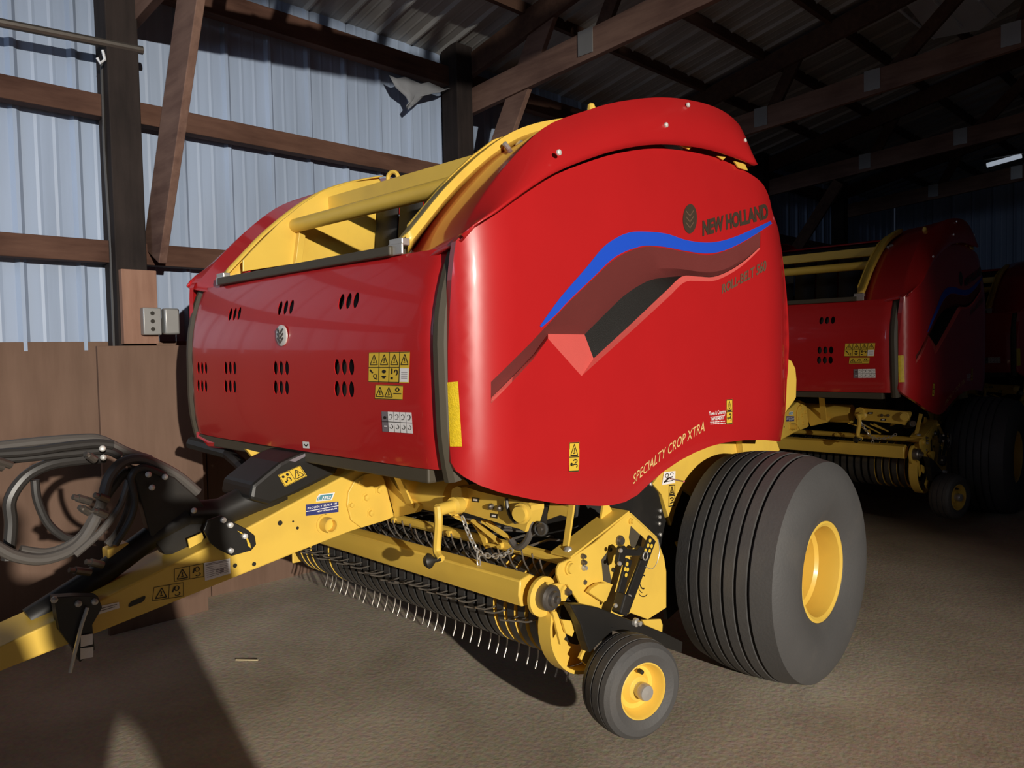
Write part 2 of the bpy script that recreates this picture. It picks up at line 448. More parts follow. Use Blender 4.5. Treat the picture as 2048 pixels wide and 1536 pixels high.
# tube lamp far back
t=empty('tube_lamp',(1.02,9.1,3.95)); tag(t,'pale fluorescent tube lamp under the dark rear roof','lamp')
m=MB(); c=ony(2008,322,8.0); t.location=c
m.cyl((-.19,0,-.02),(.19,0,.03),.03,12); m.build('lamp_tube','lamp_tube',t)
m=MB(); m.box((0,0,.075),(.45,.10,.05)); m.build('lamp_housing','decal_black',t)
m=MB(); a=onz(492,1321,.004); m.beam(a+Vector((-.05,-.03,0)),a+Vector((.05,.04,.004)),.008,.006)
tag(m.build('straw_stem','straw',smooth=0),'pale stalk of straw lying on the floor near the dark shadow','straw')
# pale liner sheet under the roof at the top right
def onroof(px,py,dz):
    d=ray(px,py); t=(ROOF0+SLOPE*(CAM.x-WX)-dz-CAM.z)/(d.z-SLOPE*d.x); return CAM+d*t
m=MB(); q=[onroof(px,py,.13) for px,py in ((1773,-40),(1866,78),(1960,60),(2100,-60))]
m.prism(q,(0,0,.004))
for (a,b) in (((1775,0),(1868,77)),((1868,0),(1925,55)),((1958,0),(1990,35))):
    u,v=onroof(*a,.14),onroof(*b,.14); m.tube([u,v],.012,6)
tag(m.build('roof_panel','lamp_white',smooth=0),'pale ribbed panel fixed under the roof at the top right','panel')
# ================================================================ THE BALER (built once at the axle, then copied)
baler = empty('round_baler',(0,0,0))
tag(baler,'nearest red and yellow round baler, blue swoosh on its bright red side','baler','round balers in a row')
B = baler

# ---- surface of the left side shield: x as a function of (y, z)
def shellx(y, z):
    x = 1.10
    if y < -1.70:
        q=min(1,(-1.70-y)/.20); x -= .12*(1-math.sqrt(max(0,1-q*q)))
    if y > .0: x -= .05*(min(y,.4)/.3)**2
    if z > 1.75: x -= .075*((z-1.75)/.65)**2
    if z < 1.25: x -= .03*((1.25-z)/.25)**2
    return x
def onshell(px, py, off=0.0):
    """pixel to shield surface; off > 0 lifts outward"""
    d=ray(px,py); n=lambda t:(lambda p: p.x-(shellx(p.y,p.z)+off))(CAM+d*t)
    t=(1.45-CAM.x)/d.x; k=0
    while n(t)>0 and k<400: t+=.006; k+=1
    lo,hi=t-.006,t
    for _ in range(30):
        mid=(lo+hi)/2
        if n(mid)>0: lo=mid
        else: hi=mid
    return CAM+d*hi
yz=lambda p:(p.y,p.z)
# recess stations: crease, mid, vent top, vent bottom, lip (pixels of the crease lines) and depth
ST=[((982,764),(982,780),(983,795),(983,795),(982,807),.012),((1020,727),(1022,740),(1025,754),(1025,754),(1024,764),.025),
 ((1060,687),(1063,698),(1068,709),(1068,709),(1066,719),.03),((1092,653),(1094,660),(1096,668),(1096,668),(1096,677),.035),
 ((1140,602),(1153,648),(1169,669),(1187,717),(1163,752),.085),((1191,553),(1210,596),(1223,615),(1225,682),(1222,699),.085),
 ((1223,523),(1240,568),(1250,590),(1262,648),(1262,663),.085),((1255,504),(1270,549),(1280,570),(1300,612),(1301,627),.085),
 ((1293,493),(1300,539),(1309,558),(1335,579),(1338,593),.08),((1340,498),(1350,537),(1363,552),(1364,553),(1368,565),.065),
 ((1394,508),(1396,543),(1395,552),(1395,553),(1394,562),.05),((1426,509),(1426,544),(1426,553),(1426,554),(1426,562),.045),
 ((1458,499),(1458,535),(1458,541),(1458,542),(1458,549),.03),((1490,483),(1490,514),(1490,521),(1490,521),(1490,527),.02),
 ((1521,463),(1520,490),(1520,494),(1520,494),(1520,498),.004)]
def fine(col, a, b, sub=4):
    return catmull([Vector((*s[col],0)) for s in ST[a:b]], sub)
def rail(col):      # straight front end, smoothed from station 4 on
    return [Vector((*s[col],0)) for s in ST[:4]]+fine(col,4,len(ST))
dep=[s[5] for s in ST[:4]]+[v.x for v in catmull([Vector((s[5],0,0)) for s in ST[4:]],4)]
RT,RM,RV,RW,RL=[rail(i) for i in range(5)]
P3=lambda v,o: onshell(v.x,v.y,o)
topc=[P3(v,0) for v in RT]; lip=[P3(v,0) for v in RL]
hole=[yz(p) for p in topc]+[yz(p) for p in reversed(lip)]
def shrink(poly, clean=1e-4):
    out=[poly[0]]
    for p in poly[1:]:
        if math.hypot(p[0]-out[-1][0],p[1]-out[-1][1])>clean: out.append(p)
    if math.hypot(out[0][0]-out[-1][0],out[0][1]-out[-1][1])<clean: out.pop()
    return out
hole=shrink(hole)
TOP=[(912,482),(925,468),(947,457),(994,427),(1049,388),(1112,349),(1190,319),(1248,304),(1307,297),(1365,301),(1424,313),(1463,328),(1494,344),(1522,364),(1537,391),(1545,425),(1557,461),(1567,530),(1574,600),(1577,650),(1578,690)]
BOT=[(1576,740),(1574,760),(1571,820),(1561,883),(1530,880),(1490,880),(1450,885),(1420,893),(1390,905),(1360,921),(1330,941),(1300,966),(1275,990),(1250,1004),(1225,1010),(1200,1012),(1120,1008),(1060,998),(1000,985),(960,971),(930,955),(912,942),(902,925)]
FRT=[(899,890),(897,840),(896,770),(896,700),(899,630),(903,560),(908,510)]
loop=shrink([yz(onshell(p.x,p.y)) for p in catmull([Vector((*q,0)) for q in TOP],3)]+[yz(onshell(*p)) for p in BOT]+[yz(onshell(*p)) for p in FRT],.002)
m=MB(); sheet(m, loop, [hole], .045, lambda y,z: Vector((shellx(y,z),y,z)))
def shelln(p,e=2e-3):
    return Vector((1,-(shellx(p[1]+e,p[2])-shellx(p[1]-e,p[2]))/(2*e),-(shellx(p[1],p[2]+e)-shellx(p[1],p[2]-e))/(2*e))).normalized()
def rim(m, lp):
    n=len(lp); P=[Vector((shellx(*p),*p)) for p in lp]
    cy=sum(p[0] for p in lp)/n; cz=sum(p[1] for p in lp)/n
    Q=[p+Vector((-.03,(cy-p.y)*.006,(cz-p.z)*.006)) for p in P]
    m.add(P+Q,[[i,(i+1)%n,(i+1)%n+n,i+n] for i in range(n)])
k=len(m.f); rim(m,loop)
shield=m.build('side_shield','red_paint',B,norm=(k,shelln))
def mirrored(o, name):
    me=o.data.copy()
    for v in me.vertices: v.co.x=-v.co.x
    me.flip_normals(); c=bpy.data.objects.new(name,me); COL.objects.link(c); c.parent=B
    for md in o.modifiers:
        n=c.modifiers.new(md.name,md.type)
        if md.type=='SOLIDIFY': n.thickness=md.thickness; n.offset=md.offset
    return c
m=MB(); sheet(m, loop, [], .09, lambda y,z: Vector((shellx(y,z),y,z)))
k=len(m.f); rim(m,loop); m.v=[(-a,b,c) for a,b,c in m.v]
far=m.build('side_shield','red_paint',B,norm=(k,lambda p:Vector((-shelln(p).x,shelln(p).y,shelln(p).z))))
far.location.x=.035
# recess faces
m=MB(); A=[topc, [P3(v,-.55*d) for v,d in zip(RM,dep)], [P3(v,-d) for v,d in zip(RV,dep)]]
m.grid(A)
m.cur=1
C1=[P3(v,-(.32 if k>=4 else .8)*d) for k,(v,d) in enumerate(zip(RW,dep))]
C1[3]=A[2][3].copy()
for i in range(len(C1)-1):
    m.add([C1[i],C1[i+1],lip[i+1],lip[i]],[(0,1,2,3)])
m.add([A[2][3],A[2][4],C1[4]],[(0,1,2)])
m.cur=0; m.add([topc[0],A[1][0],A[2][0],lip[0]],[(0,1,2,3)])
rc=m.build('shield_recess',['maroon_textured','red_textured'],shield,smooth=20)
m=MB()
for i in range(4,len(C1)-1): m.add([A[2][i],A[2][i+1],C1[i+1],C1[i]],[(0,1,2,3)])
m.build('vent_screen','mesh_black',shield,smooth=20)

# ---- decals: polygons in a unit square laid over a pixel quad on a surface
def quadmap(q, surf):
    bl,br,tr,tl=[Vector(p) for p in q]
    def f(u,v,o):
        p=(bl*(1-u)+br*u)*(1-v)+(tl*(1-u)+tr*u)*v
        return surf(p.x,p.y,o)
    return f
def strip(f, m, a, b, o, n=8):      # rectangle in unit coords, subdivided to follow curvature
    (u0,v0),(u1,v1)=a,b
    rows=[[f(u0+(u1-u0)*i/n, v0+(v1-v0)*j/n, o) for i in range(n+1)] for j in range(n+1)]
    m.grid(rows)
def poly(f, m, pts, o):
    m.add([f(u,v,o) for u,v in pts],[list(range(len(pts)))])
def line(f, m, a, b, w, o, asp=1):
    dx,dy=(b[0]-a[0])*asp,b[1]-a[1]; L=math.hypot(dx,dy) or 1; nx,ny=-dy/L*w/2/asp,dx/L*w/2
    poly(f,m,[(a[0]+nx,a[1]+ny),(b[0]+nx,b[1]+ny),(b[0]-nx,b[1]-ny),(a[0]-nx,a[1]-ny)],o)
def tri(f, m, cx, cy, hw, hh, w, o, asp=1):
    p=[(cx-hw,cy-hh),(cx+hw,cy-hh),(cx,cy+hh)]
    for i in range(3): line(f,m,p[i],p[(i+1)%3],w,o,asp)
    line(f,m,(cx,cy+hh*.35),(cx,cy-hh*.35),w*1.2,o,asp); line(f,m,(cx-.25*hw,cy-hh*.6),(cx+.3*hw,cy-hh*.5),w,o,asp)
def ell(f, m, cx, cy, rx, ry, o, n=20):
    poly(f,m,[(cx+rx*math.cos(2*math.pi*k/n),cy+ry*math.sin(2*math.pi*k/n)) for k in range(n)],o)
def ring(f, m, cx, cy, rx, ry, w, o, a0=0, a1=360, n=16):
    for k in range(n):
        t0=math.radians(a0+(a1-a0)*k/n); t1=math.radians(a0+(a1-a0)*(k+1)/n)
        poly(f,m,[(cx+rx*math.cos(t0),cy+ry*math.sin(t0)),(cx+rx*math.cos(t1),cy+ry*math.sin(t1)),(cx+(rx-w)*math.cos(t1),cy+(ry-w)*math.sin(t1)),(cx+(rx-w)*math.cos(t0),cy+(ry-w)*math.sin(t0))],o)
FONT=None
def text_polys(body, bold=0.0, shear=0.0, sx=1.0):
    cu=bpy.data.curves.new('t','FONT'); cu.body=body; cu.offset=bold; cu.shear=shear; cu.resolution_u=3; cu.space_character=sx
    ob=bpy.data.objects.new('t',cu); COL.objects.link(ob)
    dg=bpy.context.evaluated_depsgraph_get(); me=bpy.data.meshes.new_from_object(ob.evaluated_get(dg))
    vs=[(v.co.x,v.co.y) for v in me.vertices]; fs=[list(p.vertices) for p in me.polygons]
    bpy.data.objects.remove(ob); bpy.data.curves.remove(cu); bpy.data.meshes.remove(me)
    x0=min(v[0] for v in vs); x1=max(v[0] for v in vs); y0=min(v[1] for v in vs); y1=max(v[1] for v in vs)
    return [((a-x0)/(x1-x0),(b-y0)/(y1-y0)) for a,b in vs], fs
def text(f, m, body, a, b, o, bend=0, **k):
    vs,fs=text_polys(body,**k); (u0,v0),(u1,v1)=a,b
    m.add([f(u0+(u1-u0)*u, v0+(v1-v0)*v+bend*(1-(2*u-1)**2), o) for u,v in vs],fs)
E=.0012         # decals sit just proud of the shield
sside=lambda px,py,o: onshell(px,py,E+o)

# blue swoosh
up=[(1080,652),(1098,626),(1125,590),(1172,536),(1204,497),(1229,478),(1255,466),(1283,463),(1331,467),(1372,480),(1410,485),(1442,482),(1474,472),(1506,458),(1541,442)]
dn=[(1083,655),(1110,631),(1138,601),(1188,553),(1221,521),(1246,505),(1270,496),(1293,491),(1331,494),(1372,502),(1410,507),(1442,503),(1474,490),(1506,472),(1544,447)]
cu_=catmull([Vector((*p,0)) for p in up],5); cl_=catmull([Vector((*p,0)) for p in dn],5)
m=MB(); m.grid([[sside(a.x+(b.x-a.x)*t,a.y+(b.y-a.y)*t,.0005) for a,b in zip(cu_,cl_)] for t in (0,.33,.66,1)])
m.build('swoosh_stripe','decal_blue',shield)
# lettering and emblem on the shield
def lettering(name, mt, q, body, surf=sside, o=.0006, parent=None, **k):
    m=MB(); f=quadmap(q,surf); text(f,m,body,(0,0),(1,1),o,**k); return m.build(name,mt,parent or shield,smooth=0)
lettering('logo_lettering','letter_dark',((1405,473),(1538,437),(1535,406),(1405,441)),'NEW HOLLAND',bold=.055)
lettering('model_lettering','letter_brown',((1444,588),(1534,540),(1532,519),(1442,570)),'ROLL-BELT 560',bold=.03,shear=.25)
lettering('crop_lettering','letter_gold',((1266,969),(1409,862),(1409,842),(1266,950)),'SPECIALTY CROP XTRA',bend=.35,shear=.2,sx=1.05)
m=MB(); f=quadmap(((1366,468),(1394,466),(1394,406),(1366,410)),sside)
ell(f,m,.5,.5,.5,.5,.0006,32); m.cur=1
for s in (-1,1):
    for v in (.25,.45,.65): poly(f,m,[(.5,v-.08),(.5+s*.27,v+.10),(.5+s*.27,v+.15),(.5,v-.03)],.0012)
m.build('leaf_emblem',['letter_dark','letter_brown'],shield,smooth=0)
f=quadmap(((1420,850),(1452,848),(1451,818),(1418,823)),sside); m=MB()
text(f,m,'Town & Country',(0,.62),(1,.98),.0006,bold=.02); strip(f,m,(.05,.55),(.95,.585),.0006,2)
text(f,m,'IMPLEMENT',(.12,.32),(.9,.52),.0006,bold=.015)
for v in (.2,.06):
    u=.03
    while u<.95:
        d=.05+.06*random.random(); strip(f,m,(u,v-.03),(min(u+d,.97),v+.03),.0006,1); u+=d+.025
m.build('dealer_sticker','decal_white',shield,smooth=0)
def warn_strip(q, surf, parent, n=2, border=True, base='decal_yellow', lie=False):
    f=quadmap(q,surf); m=MB(); strip(f,m,(0,0),(1,1),.0005,3); m.cur=1
    if border:
        for a,b in (((.02,.02),(.98,.02)),((.98,.02),(.98,.98)),((.98,.98),(.02,.98)),((.02,.98),(.02,.02))): line(f,m,a,b,.035,.0012)
    if lie:
        tri(f,m,.74,.5,.2,.34,.05,.0012); line(f,m,(.5,.05),(.5,.95),.04,.0012)
        ring(f,m,.25,.35,.13,.18,.05,.0012,-60,200); ell(f,m,.3,.72,.10,.14,.0012); line(f,m,(.12,.7),(.22,.55),.06,.0012)
    else:
        tri(f,m,.5,.74,.36,.19,.05,.0012); line(f,m,(.03,.5),(.97,.5),.03,.0012)
        ring(f,m,.62,.36,.22,.07,.05,.0012,-90,180); ring(f,m,.62,.2,.24,.08,.05,.0012,-60,200); ell(f,m,.25,.25,.12,.06,.0012)
    return m.build('warning_sticker',[base,'decal_black'],parent,smooth=0)
warn_strip(((1138,944),(1158,943),(1159,884),(1139,885)),sside,shield)
warn_strip(((1453,849),(1465,848),(1465,798),(1453,799)),sside,shield)
# amber reflector strip at the front edge
m=MB(); f=quadmap(((900,893),(924,893),(916,763),(894,765)),sside); strip(f,m,(0,0),(1,1),.001,10); m.build('reflector_strip','reflector',shield,smooth=60)

# ---- roof side shells (crease line C1, outer arc C2, inner edge C3 under the yellow trim)
def sag(p,x): return onx(p[0],p[1],x)
C1p=[(922,470),(947,449),(994,422),(1049,383),(1112,344),(1190,313),(1248,297),(1307,289),(1365,291),(1424,301),(1483,321),(1506,331)]
C2p=[(912,488),(928,462),(955,412),(994,356),(1049,293),(1100,250),(1174,223),(1229,207),(1307,197),(1366,200),(1425,214),(1468,240),(1490,275),(1505,331)]
c1=[]
for p in catmull([Vector((*q,0)) for q in C1p],3): c1.append(onshell(p.x,p.y,.028))
c2=[]
k2=catmull([Vector((*q,0)) for q in C2p],3)
for i,p in enumerate(k2):
    s=i/(len(k2)-1); c2.append(sag((p.x,p.y), .985+.03*(1-math.sin(math.pi*min(1,s*1.0)))))
def resample(c,n):
    L=[0]
    for a,b in zip(c,c[1:]): L.append(L[-1]+(b-a).length)
    out=[];j=0
    for i in range(n):
        t=L[-1]*i/(n-1)
        while j<len(L)-2 and L[j+1]<t: j+=1
        out.append(c[j].lerp(c[j+1],(t-L[j])/max(1e-9,L[j+1]-L[j])))
    return out
N=44
c1=resample(c1,N); c2=resample(c2,N)
rows=[]
for t in (0,.15,.3,.45,.6,.75,.88,.96,1): # side face, rolling over at the arc
    rows.append([a.lerp(b,t)+Vector((.022*math.sin(math.pi*t)*1.0,0,0)) for a,b in zip(c1,c2)])
for t in (.04,.10,.2,.45,.7,1):            # inward roof strip down to the trim
    rows.append([Vector((b.x+(.665-b.x)*t, b.y+.04*t, b.z-.042*t-(.006*math.sin(math.pi*t)))) for b in c2])
m=MB(); m.grid(rows)
roofshell=m.build('roof_shell','red_paint',B,smooth=27,solid=.008,soff=0)
mirrored(roofshell,'roof_shell').location.x=.035
# yellow trim along the opening
TO=[(799,478),(838,430),(877,383),(924,336),(971,297),(1018,268),(1072,250),(1135,240)]
tr=[sag(p,.675) for p in TO]; tr=resample(catmull(tr,4),30)
m=MB(); m.grid([[p+Vector((-.012,0,0)) for p in tr],[p+Vector((.035,0,.006)) for p in tr],[p+Vector((.038,.012,-.022)) for p in tr],[p+Vector((.0,.03,-.06)) for p in tr]])
trim=m.build('arch_trim','yellow_paint',B,smooth=30,solid=.006); mirrored(trim,'arch_trim')
for sx in (1,-1):
    p=tr[0]; m=MB(); m.box((sx*(p.x+.015),p.y-.012,p.z-.015),(.075,.035,.025)); m.box((sx*(p.x+.015),p.y-.028,p.z-.04),(.08,.010,.04))
    m.build('latch_bracket','steel',B,smooth=0,bevel=.004)
# small fasteners on the roof shell
m0=None
for (px,py) in ((1110,307),(1325,252),(1369,212),(1483,283)):
    p=onshell(px,py,.03); m=MB(); m.lathe((p.x+.016,p.y,p.z),(1,0,0),[(0,.011),(.006,.010),(.009,.005),(.010,0)],10); m.build('rivet','zinc',roofshell)
for (px,py,r,mt) in ((1019,292,.010,'steel'),(1048,292,.017,'steel')):
    p=sag((px,py),.74); m=MB(); m.lathe(p+Vector((0,-.02,0)),(.1,-.8,.5),[(-.02,r),(.01,r),(.014,0)],10); m.build('bolt',mt,roofshell)
p=sag((1183,219),.93); m=MB(); m.lathe(p,(0,-.2,1),[(-.03,.012),(0,.018),(.02,.012),(.026,0)],10); m.build('stop_knob','yellow_paint',roofshell)

for q in (((1434,312),(1452,314),(1446,320)),((1468,322),(1490,328),(1496,341),(1478,336)),((1362,291),(1385,293),(1378,299))):
    m=MB(); m.prism([onshell(a,b,.012) for a,b in q],(-.006,0,0)); m.build('shell_clip','yellow_paint',roofshell,smooth=0)
# ---- front shield
def fronty(x,z):
    y=-1.915-.02*(1-(x/1.0)**2)
    if z>1.55: y+=.075*((z-1.55)/.34)**2
    if z<1.35: y+=.02*((1.35-z)/.18)**2
    if abs(x)>.88: y+=.10*((abs(x)-.88)/.1)**2*.4
    return y
def onfront(px,py,off=0):
    d=ray(px,py); Y=-1.92
    for _ in range(25):
        p=CAM+d*((Y-CAM.y)/d.y); Y=.5*Y+.5*(fronty(p.x,p.z)-off)
    return CAM+d*((Y-CAM.y)/d.y)
out=[(-.95,1.20),(-.93,1.175),(-.7,1.17),(.93,1.17),(.965,1.18),(.98,1.5),(.965,1.885),(-.955,1.885),(-.985,1.8),(-.99,1.5)]
def densify(p,step=.06):
    o=[]
    for a,b in zip(p,p[1:]+p[:1]):
        n=max(1,int(math.hypot(b[0]-a[0],b[1]-a[1])/step)); o+=[(a[0]+(b[0]-a[0])*i/n,a[1]+(b[1]-a[1])*i/n) for i in range(n)]
    return o
vents=[]
for (px,py) in ((469,628),(571,615),(697,602),(404,736),(460,736),(562,736),(688,734),(404,772),(460,773),(562,775),(688,778)):
    c=onfront(px,py)
    for k in (-1,0,1): vents.append([(c.x+k*.046+.0175*math.cos(t*math.pi/7),c.z+.029*math.sin(t*math.pi/7)) for t in range(14)])
m=MB(); sheet(m,densify(out),vents,.05,lambda x,z:Vector((x,fronty(x,z),z)))
def frontn(p,e=2e-3):
    return Vector(((fronty(p[0]+e,p[2])-fronty(p[0]-e,p[2]))/(2*e),-1,(fronty(p[0],p[2]+e)-fronty(p[0],p[2]-e))/(2*e))).normalized()
k=len(m.f)
for lp,dd_ in [(densify(out),.03)]+[(v,.003) for v in vents]:
    n=len(lp); Pa=[Vector((x,fronty(x,z),z)) for x,z in lp]; m.add(Pa+[p+Vector((0,dd_,0)) for p in Pa],[[i,(i+1)%n,(i+1)%n+n,i+n] for i in range(n)])
front=m.build('front_shield','red_paint',B,norm=(k,frontn))
m=MB(); m.grid([[Vector((x,fronty(x,z)+.03,z)) for x in [-.93+.155*i for i in range(13)]] for z in [1.22+.066*i for i in range(10)]]); m.build('vent_dark_sheet','belt_rubber',front,smooth=60)  # dark sheet added behind the slots, standing in for the unlit inside
sfront=lambda px,py,o: onfront(px,py,.0012+o)
# chrome leaf badge
f=quadmap(((554,692),(576,692),(576,650),(554,650)),lambda px,py,o:onfront(px,py,.002+o)); m=MB()
rows=[]
c=f(.5,.5,0); m.lathe(c,(0,-1,0),[(0,1),(.6,1),(.9,.8),(1,0)],28)
for i,v in enumerate(m.v): v=Vector(v)-c; m.v[i]=tuple(c+Vector((v.x*.042,v.y*.010,v.z*.042)))
badge=m.build('leaf_badge','zinc',front,smooth=40)
m=MB()
for s in (-1,1):
    for v in (-.025,-.008,.010): m.beam(c+Vector((0,-.011,v-.004)),c+Vector((s*.024,-.009,v+.016)),.006,.006)
m.cyl(c+Vector((0,-.012,-.034)),c+Vector((0,-.012,.03)),.002,6); m.build('leaf_relief','cast_steel',badge)
# safety stickers on the front shield
f=quadmap(((737,764),(818,766),(820,703),(738,705)),sfront); m=MB(); strip(f,m,(0,0),(1,1),.0005,4)
m.cur=1; strip(f,m,(.765,.03),(.985,.47),.0011,2)
m.cur=2
for k in range(1,4): line(f,m,(k*.25,0),(k*.25,1),.02,.0012,1.3)
line(f,m,(0,.5),(.75,.5),.02,.0012); line(f,m,(0,.985),(1,.985),.02,.0012); line(f,m,(0,.015),(.75,.015),.02,.0012)
for k in range(4): tri(f,m,.125+k*.25,.75,.09,.17,.022,.0014,1.3)
line(f,m,(.03,.42),(.10,.30),.05,.0014,1.3); line(f,m,(.15,.12),(.22,.1),.04,.0014,1.3); ring(f,m,.16,.2,.05,.08,.02,.0014)
ell(f,m,.375,.36,.05,.06,.0014); poly(f,m,[(.31,.22),(.44,.22),(.40,.13),(.35,.13)],.0014); ell(f,m,.57,.42,.02,.05,.0014); line(f,m,(.57,.4),(.57,.28),.05,.0014,1.3)
ring(f,m,.67,.33,.05,.1,.03,.0014,-90,180); poly(f,m,[(.54,.1),(.6,.1),(.6,.18),(.54,.18)],.0014)
m.cur=3
for k in range(4): line(f,m,(.80,.33-.06*k),(.95,.33-.06*k),.015,.0016,1.3)
m.build('warning_sticker',['decal_yellow','decal_white','decal_black','decal_grey'],front,smooth=0)
f=quadmap(((750,798),(805,800),(806,771),(751,769)),sfront); m=MB(); strip(f,m,(0,0),(1,1),.0005,3); m.cur=1
for k in (0,1): tri(f,m,.17+k*.32,.5,.14,.33,.05,.0013,1.8)
line(f,m,(.66,.42),(.95,.42),.07,.0013,1.8); ring(f,m,.80,.7,.08,.15,.05,.0013); line(f,m,(0,.97),(1,.97),.04,.0013,1.8); line(f,m,(0,.03),(1,.03),.04,.0013,1.8)
m.build('warning_sticker',['decal_yellow','decal_black'],front,smooth=0)
f=quadmap(((765,863),(826,867),(823,825),(763,823)),sfront); m=MB(); strip(f,m,(.2,0),(1,1),.0005,3); m.cur=1; strip(f,m,(0,0),(.2,1),.0005,2)
m.cur=2; line(f,m,(0,.5),(1,.5),.03,.0012,1.4)
for k in range(4): line(f,m,(.2+.2*k,0),(.2+.2*k,1),.015,.0012,1.4)
for k in range(4):
    ring(f,m,.3+.2*k,.78,.06,.11,.025,.0013,-60,160); ring(f,m,.3+.2*k,.27,.06,.11,.02,.0013,-160,90); line(f,m,(.25+.2*k,.63),(.34+.2*k,.66),.03,.0013,1.4)
ell(f,m,.1,.7,.05,.08,.0013); m.cur=0; strip(f,m,(.06,.24),(.16,.30),.0013,1)
m.build('settings_sticker',['decal_white','decal_grey','decal_black'],front,smooth=0)
f=quadmap(((606,896),(619,897),(618,884),(605,883)),sfront); m=MB(); strip(f,m,(0,0),(1,1),.0005,1); m.cur=1
line(f,m,(.2,.62),(.5,.3),.16,.0012); line(f,m,(.5,.3),(.82,.66),.16,.0012); m.build('tick_sticker',['decal_white','decal_black'],front,smooth=0)
# frame lip under and dark seal above the front shield
m=MB(); m.box((0,-1.83,1.90),(1.36,.10,.035)); m.build('top_seal','strip_rubber',B,smooth=0,bevel=.006)
m=MB(); m.box((-.02,-1.86,1.145),(1.8,.07,.05)); m.build('bottom_rail','strip_rubber',B,smooth=0,bevel=.006)
for sx in (1,-1):
    pts=[Vector((sx*(.962+.003*math.sin(k*.5)),fronty(.9,1.14+.76*k/14)+.035-.004*math.sin(math.pi*k/14),1.14+.76*k/14)) for k in range(15)]
    m=MB(); m.tube(pts,.034,10); m.build('corner_seal','strip_rubber',B)
m=MB(); m.tube([Vector((-.99,-1.83,1.30)),Vector((-.975,-1.86,1.20)),Vector((-.93,-1.88,1.15)),Vector((-.80,-1.88,1.13)),Vector((-.60,-1.86,1.14))],.022,8); m.build('corner_tube','red_paint',B)

# ---- bale chamber seen through the open arch
def side_plate(x):
    pts=[(486,543),(486,520),(530,475),(560,445),(600,412),(640,385),(700,365),(758,358),(766,372),(768,500)]
    return [onx(a,b,x) for a,b in pts]
m=MB(); q=side_plate(-.62); m.prism(q,(-.012,0,0))
a=onx(601,452,-.62); b=onx(590,540,-.62); m.beam(a+Vector((.015,0,0)),b+Vector((.015,0,0)),.035,.03,up=(1,0,0))
m.box((-.626,-1.25,1.55),(.012,1.0,.7))
m.build('chamber_side','yellow_paint',B,smooth=0,bevel=.002)
m=MB(); m.prism([Vector((.66,p.y,p.z)) for p in q],(-.012,0,0)); m.box((.654,-1.25,1.55),(.012,1.0,.7)); m.build('chamber_side','yellow_paint',B,smooth=0)
# belts: six side by side, curving up and back over the chamber
bx=-.60
for i in range(6):
    m=MB(); rows=[]
    for k in range(16):
        t=k/15
        y=-1.03+.02*math.sin(t*9); z=1.0+1.74*t
        if t>.8: s=(t-.8)/.2; y=-1.03+.75*s; z=1.0+1.74*.8+.10*math.sin(s*math.pi/2)
        rows.append([Vector((bx,y,z)),Vector((bx+.185,y,z))])
    m.grid(rows); m.build('belt','belt_rubber',B,smooth=40,solid=.01); bx+=.202
m=MB(); m.tube([(-.63,-1.50,2.19),(.64,-1.50,2.19)],.034,16); m.build('cross_tube','yellow_paint',B)
m=MB(); m.box((.01,-1.30,2.325),(1.26,.012,.065)); m.box((.01,-1.275,2.290),(1.26,.06,.010)); m.build('cross_angle','yellow_paint',B,smooth=0,bevel=.003)
c=ony(786,356,-1.10); m=MB(); m.lathe(c,(.35,-.9,0),[(.035*math.cos(t)*.35,.030+.0105*math.sin(t)) for t in [2*math.pi*k/8 for k in range(8)]],20,closed=True); m.box(c+Vector((0,0,-.045)),(.05,.03,.04)); m.build('lifting_eye','yellow_paint',B)
m=MB(); m.grid([[Vector((x,y,z)) for x in (-.70,.70)] for (y,z) in ((-.55,2.50),(-.3,2.54),(0,2.5),(.3,2.35),(.55,1.9),(.62,1.3),(.4,.8))]); m.build('tailgate','red_paint',B,smooth=50,solid=.01)
# dark cladding behind the shields and the feeder under the chamber
m=MB(); m.box((0,-.62,1.35),(1.36,.55,.75)); m.box((0,-.55,.86),(1.5,.9,.55)); m.build('feeder_housing','belt_rubber',B,smooth=0,bevel=.01)
m=MB(); m.cyl((-.68,-1.12,1.06),(.68,-1.12,1.06),.11,24); m.build('front_roller','belt_rubber',B)
# rear yellow bumper plate standing out behind the shield
m=MB(); q=[onx(a,b,.93) for a,b in ((1572,716),(1583,722),(1591,738),(1593,760),(1592,795),(1588,802),(1570,826),(1556,800))]; m.prism(q,(-.012,0,0)); m.build('rear_plate','yellow_paint',B,smooth=0,bevel=.002)
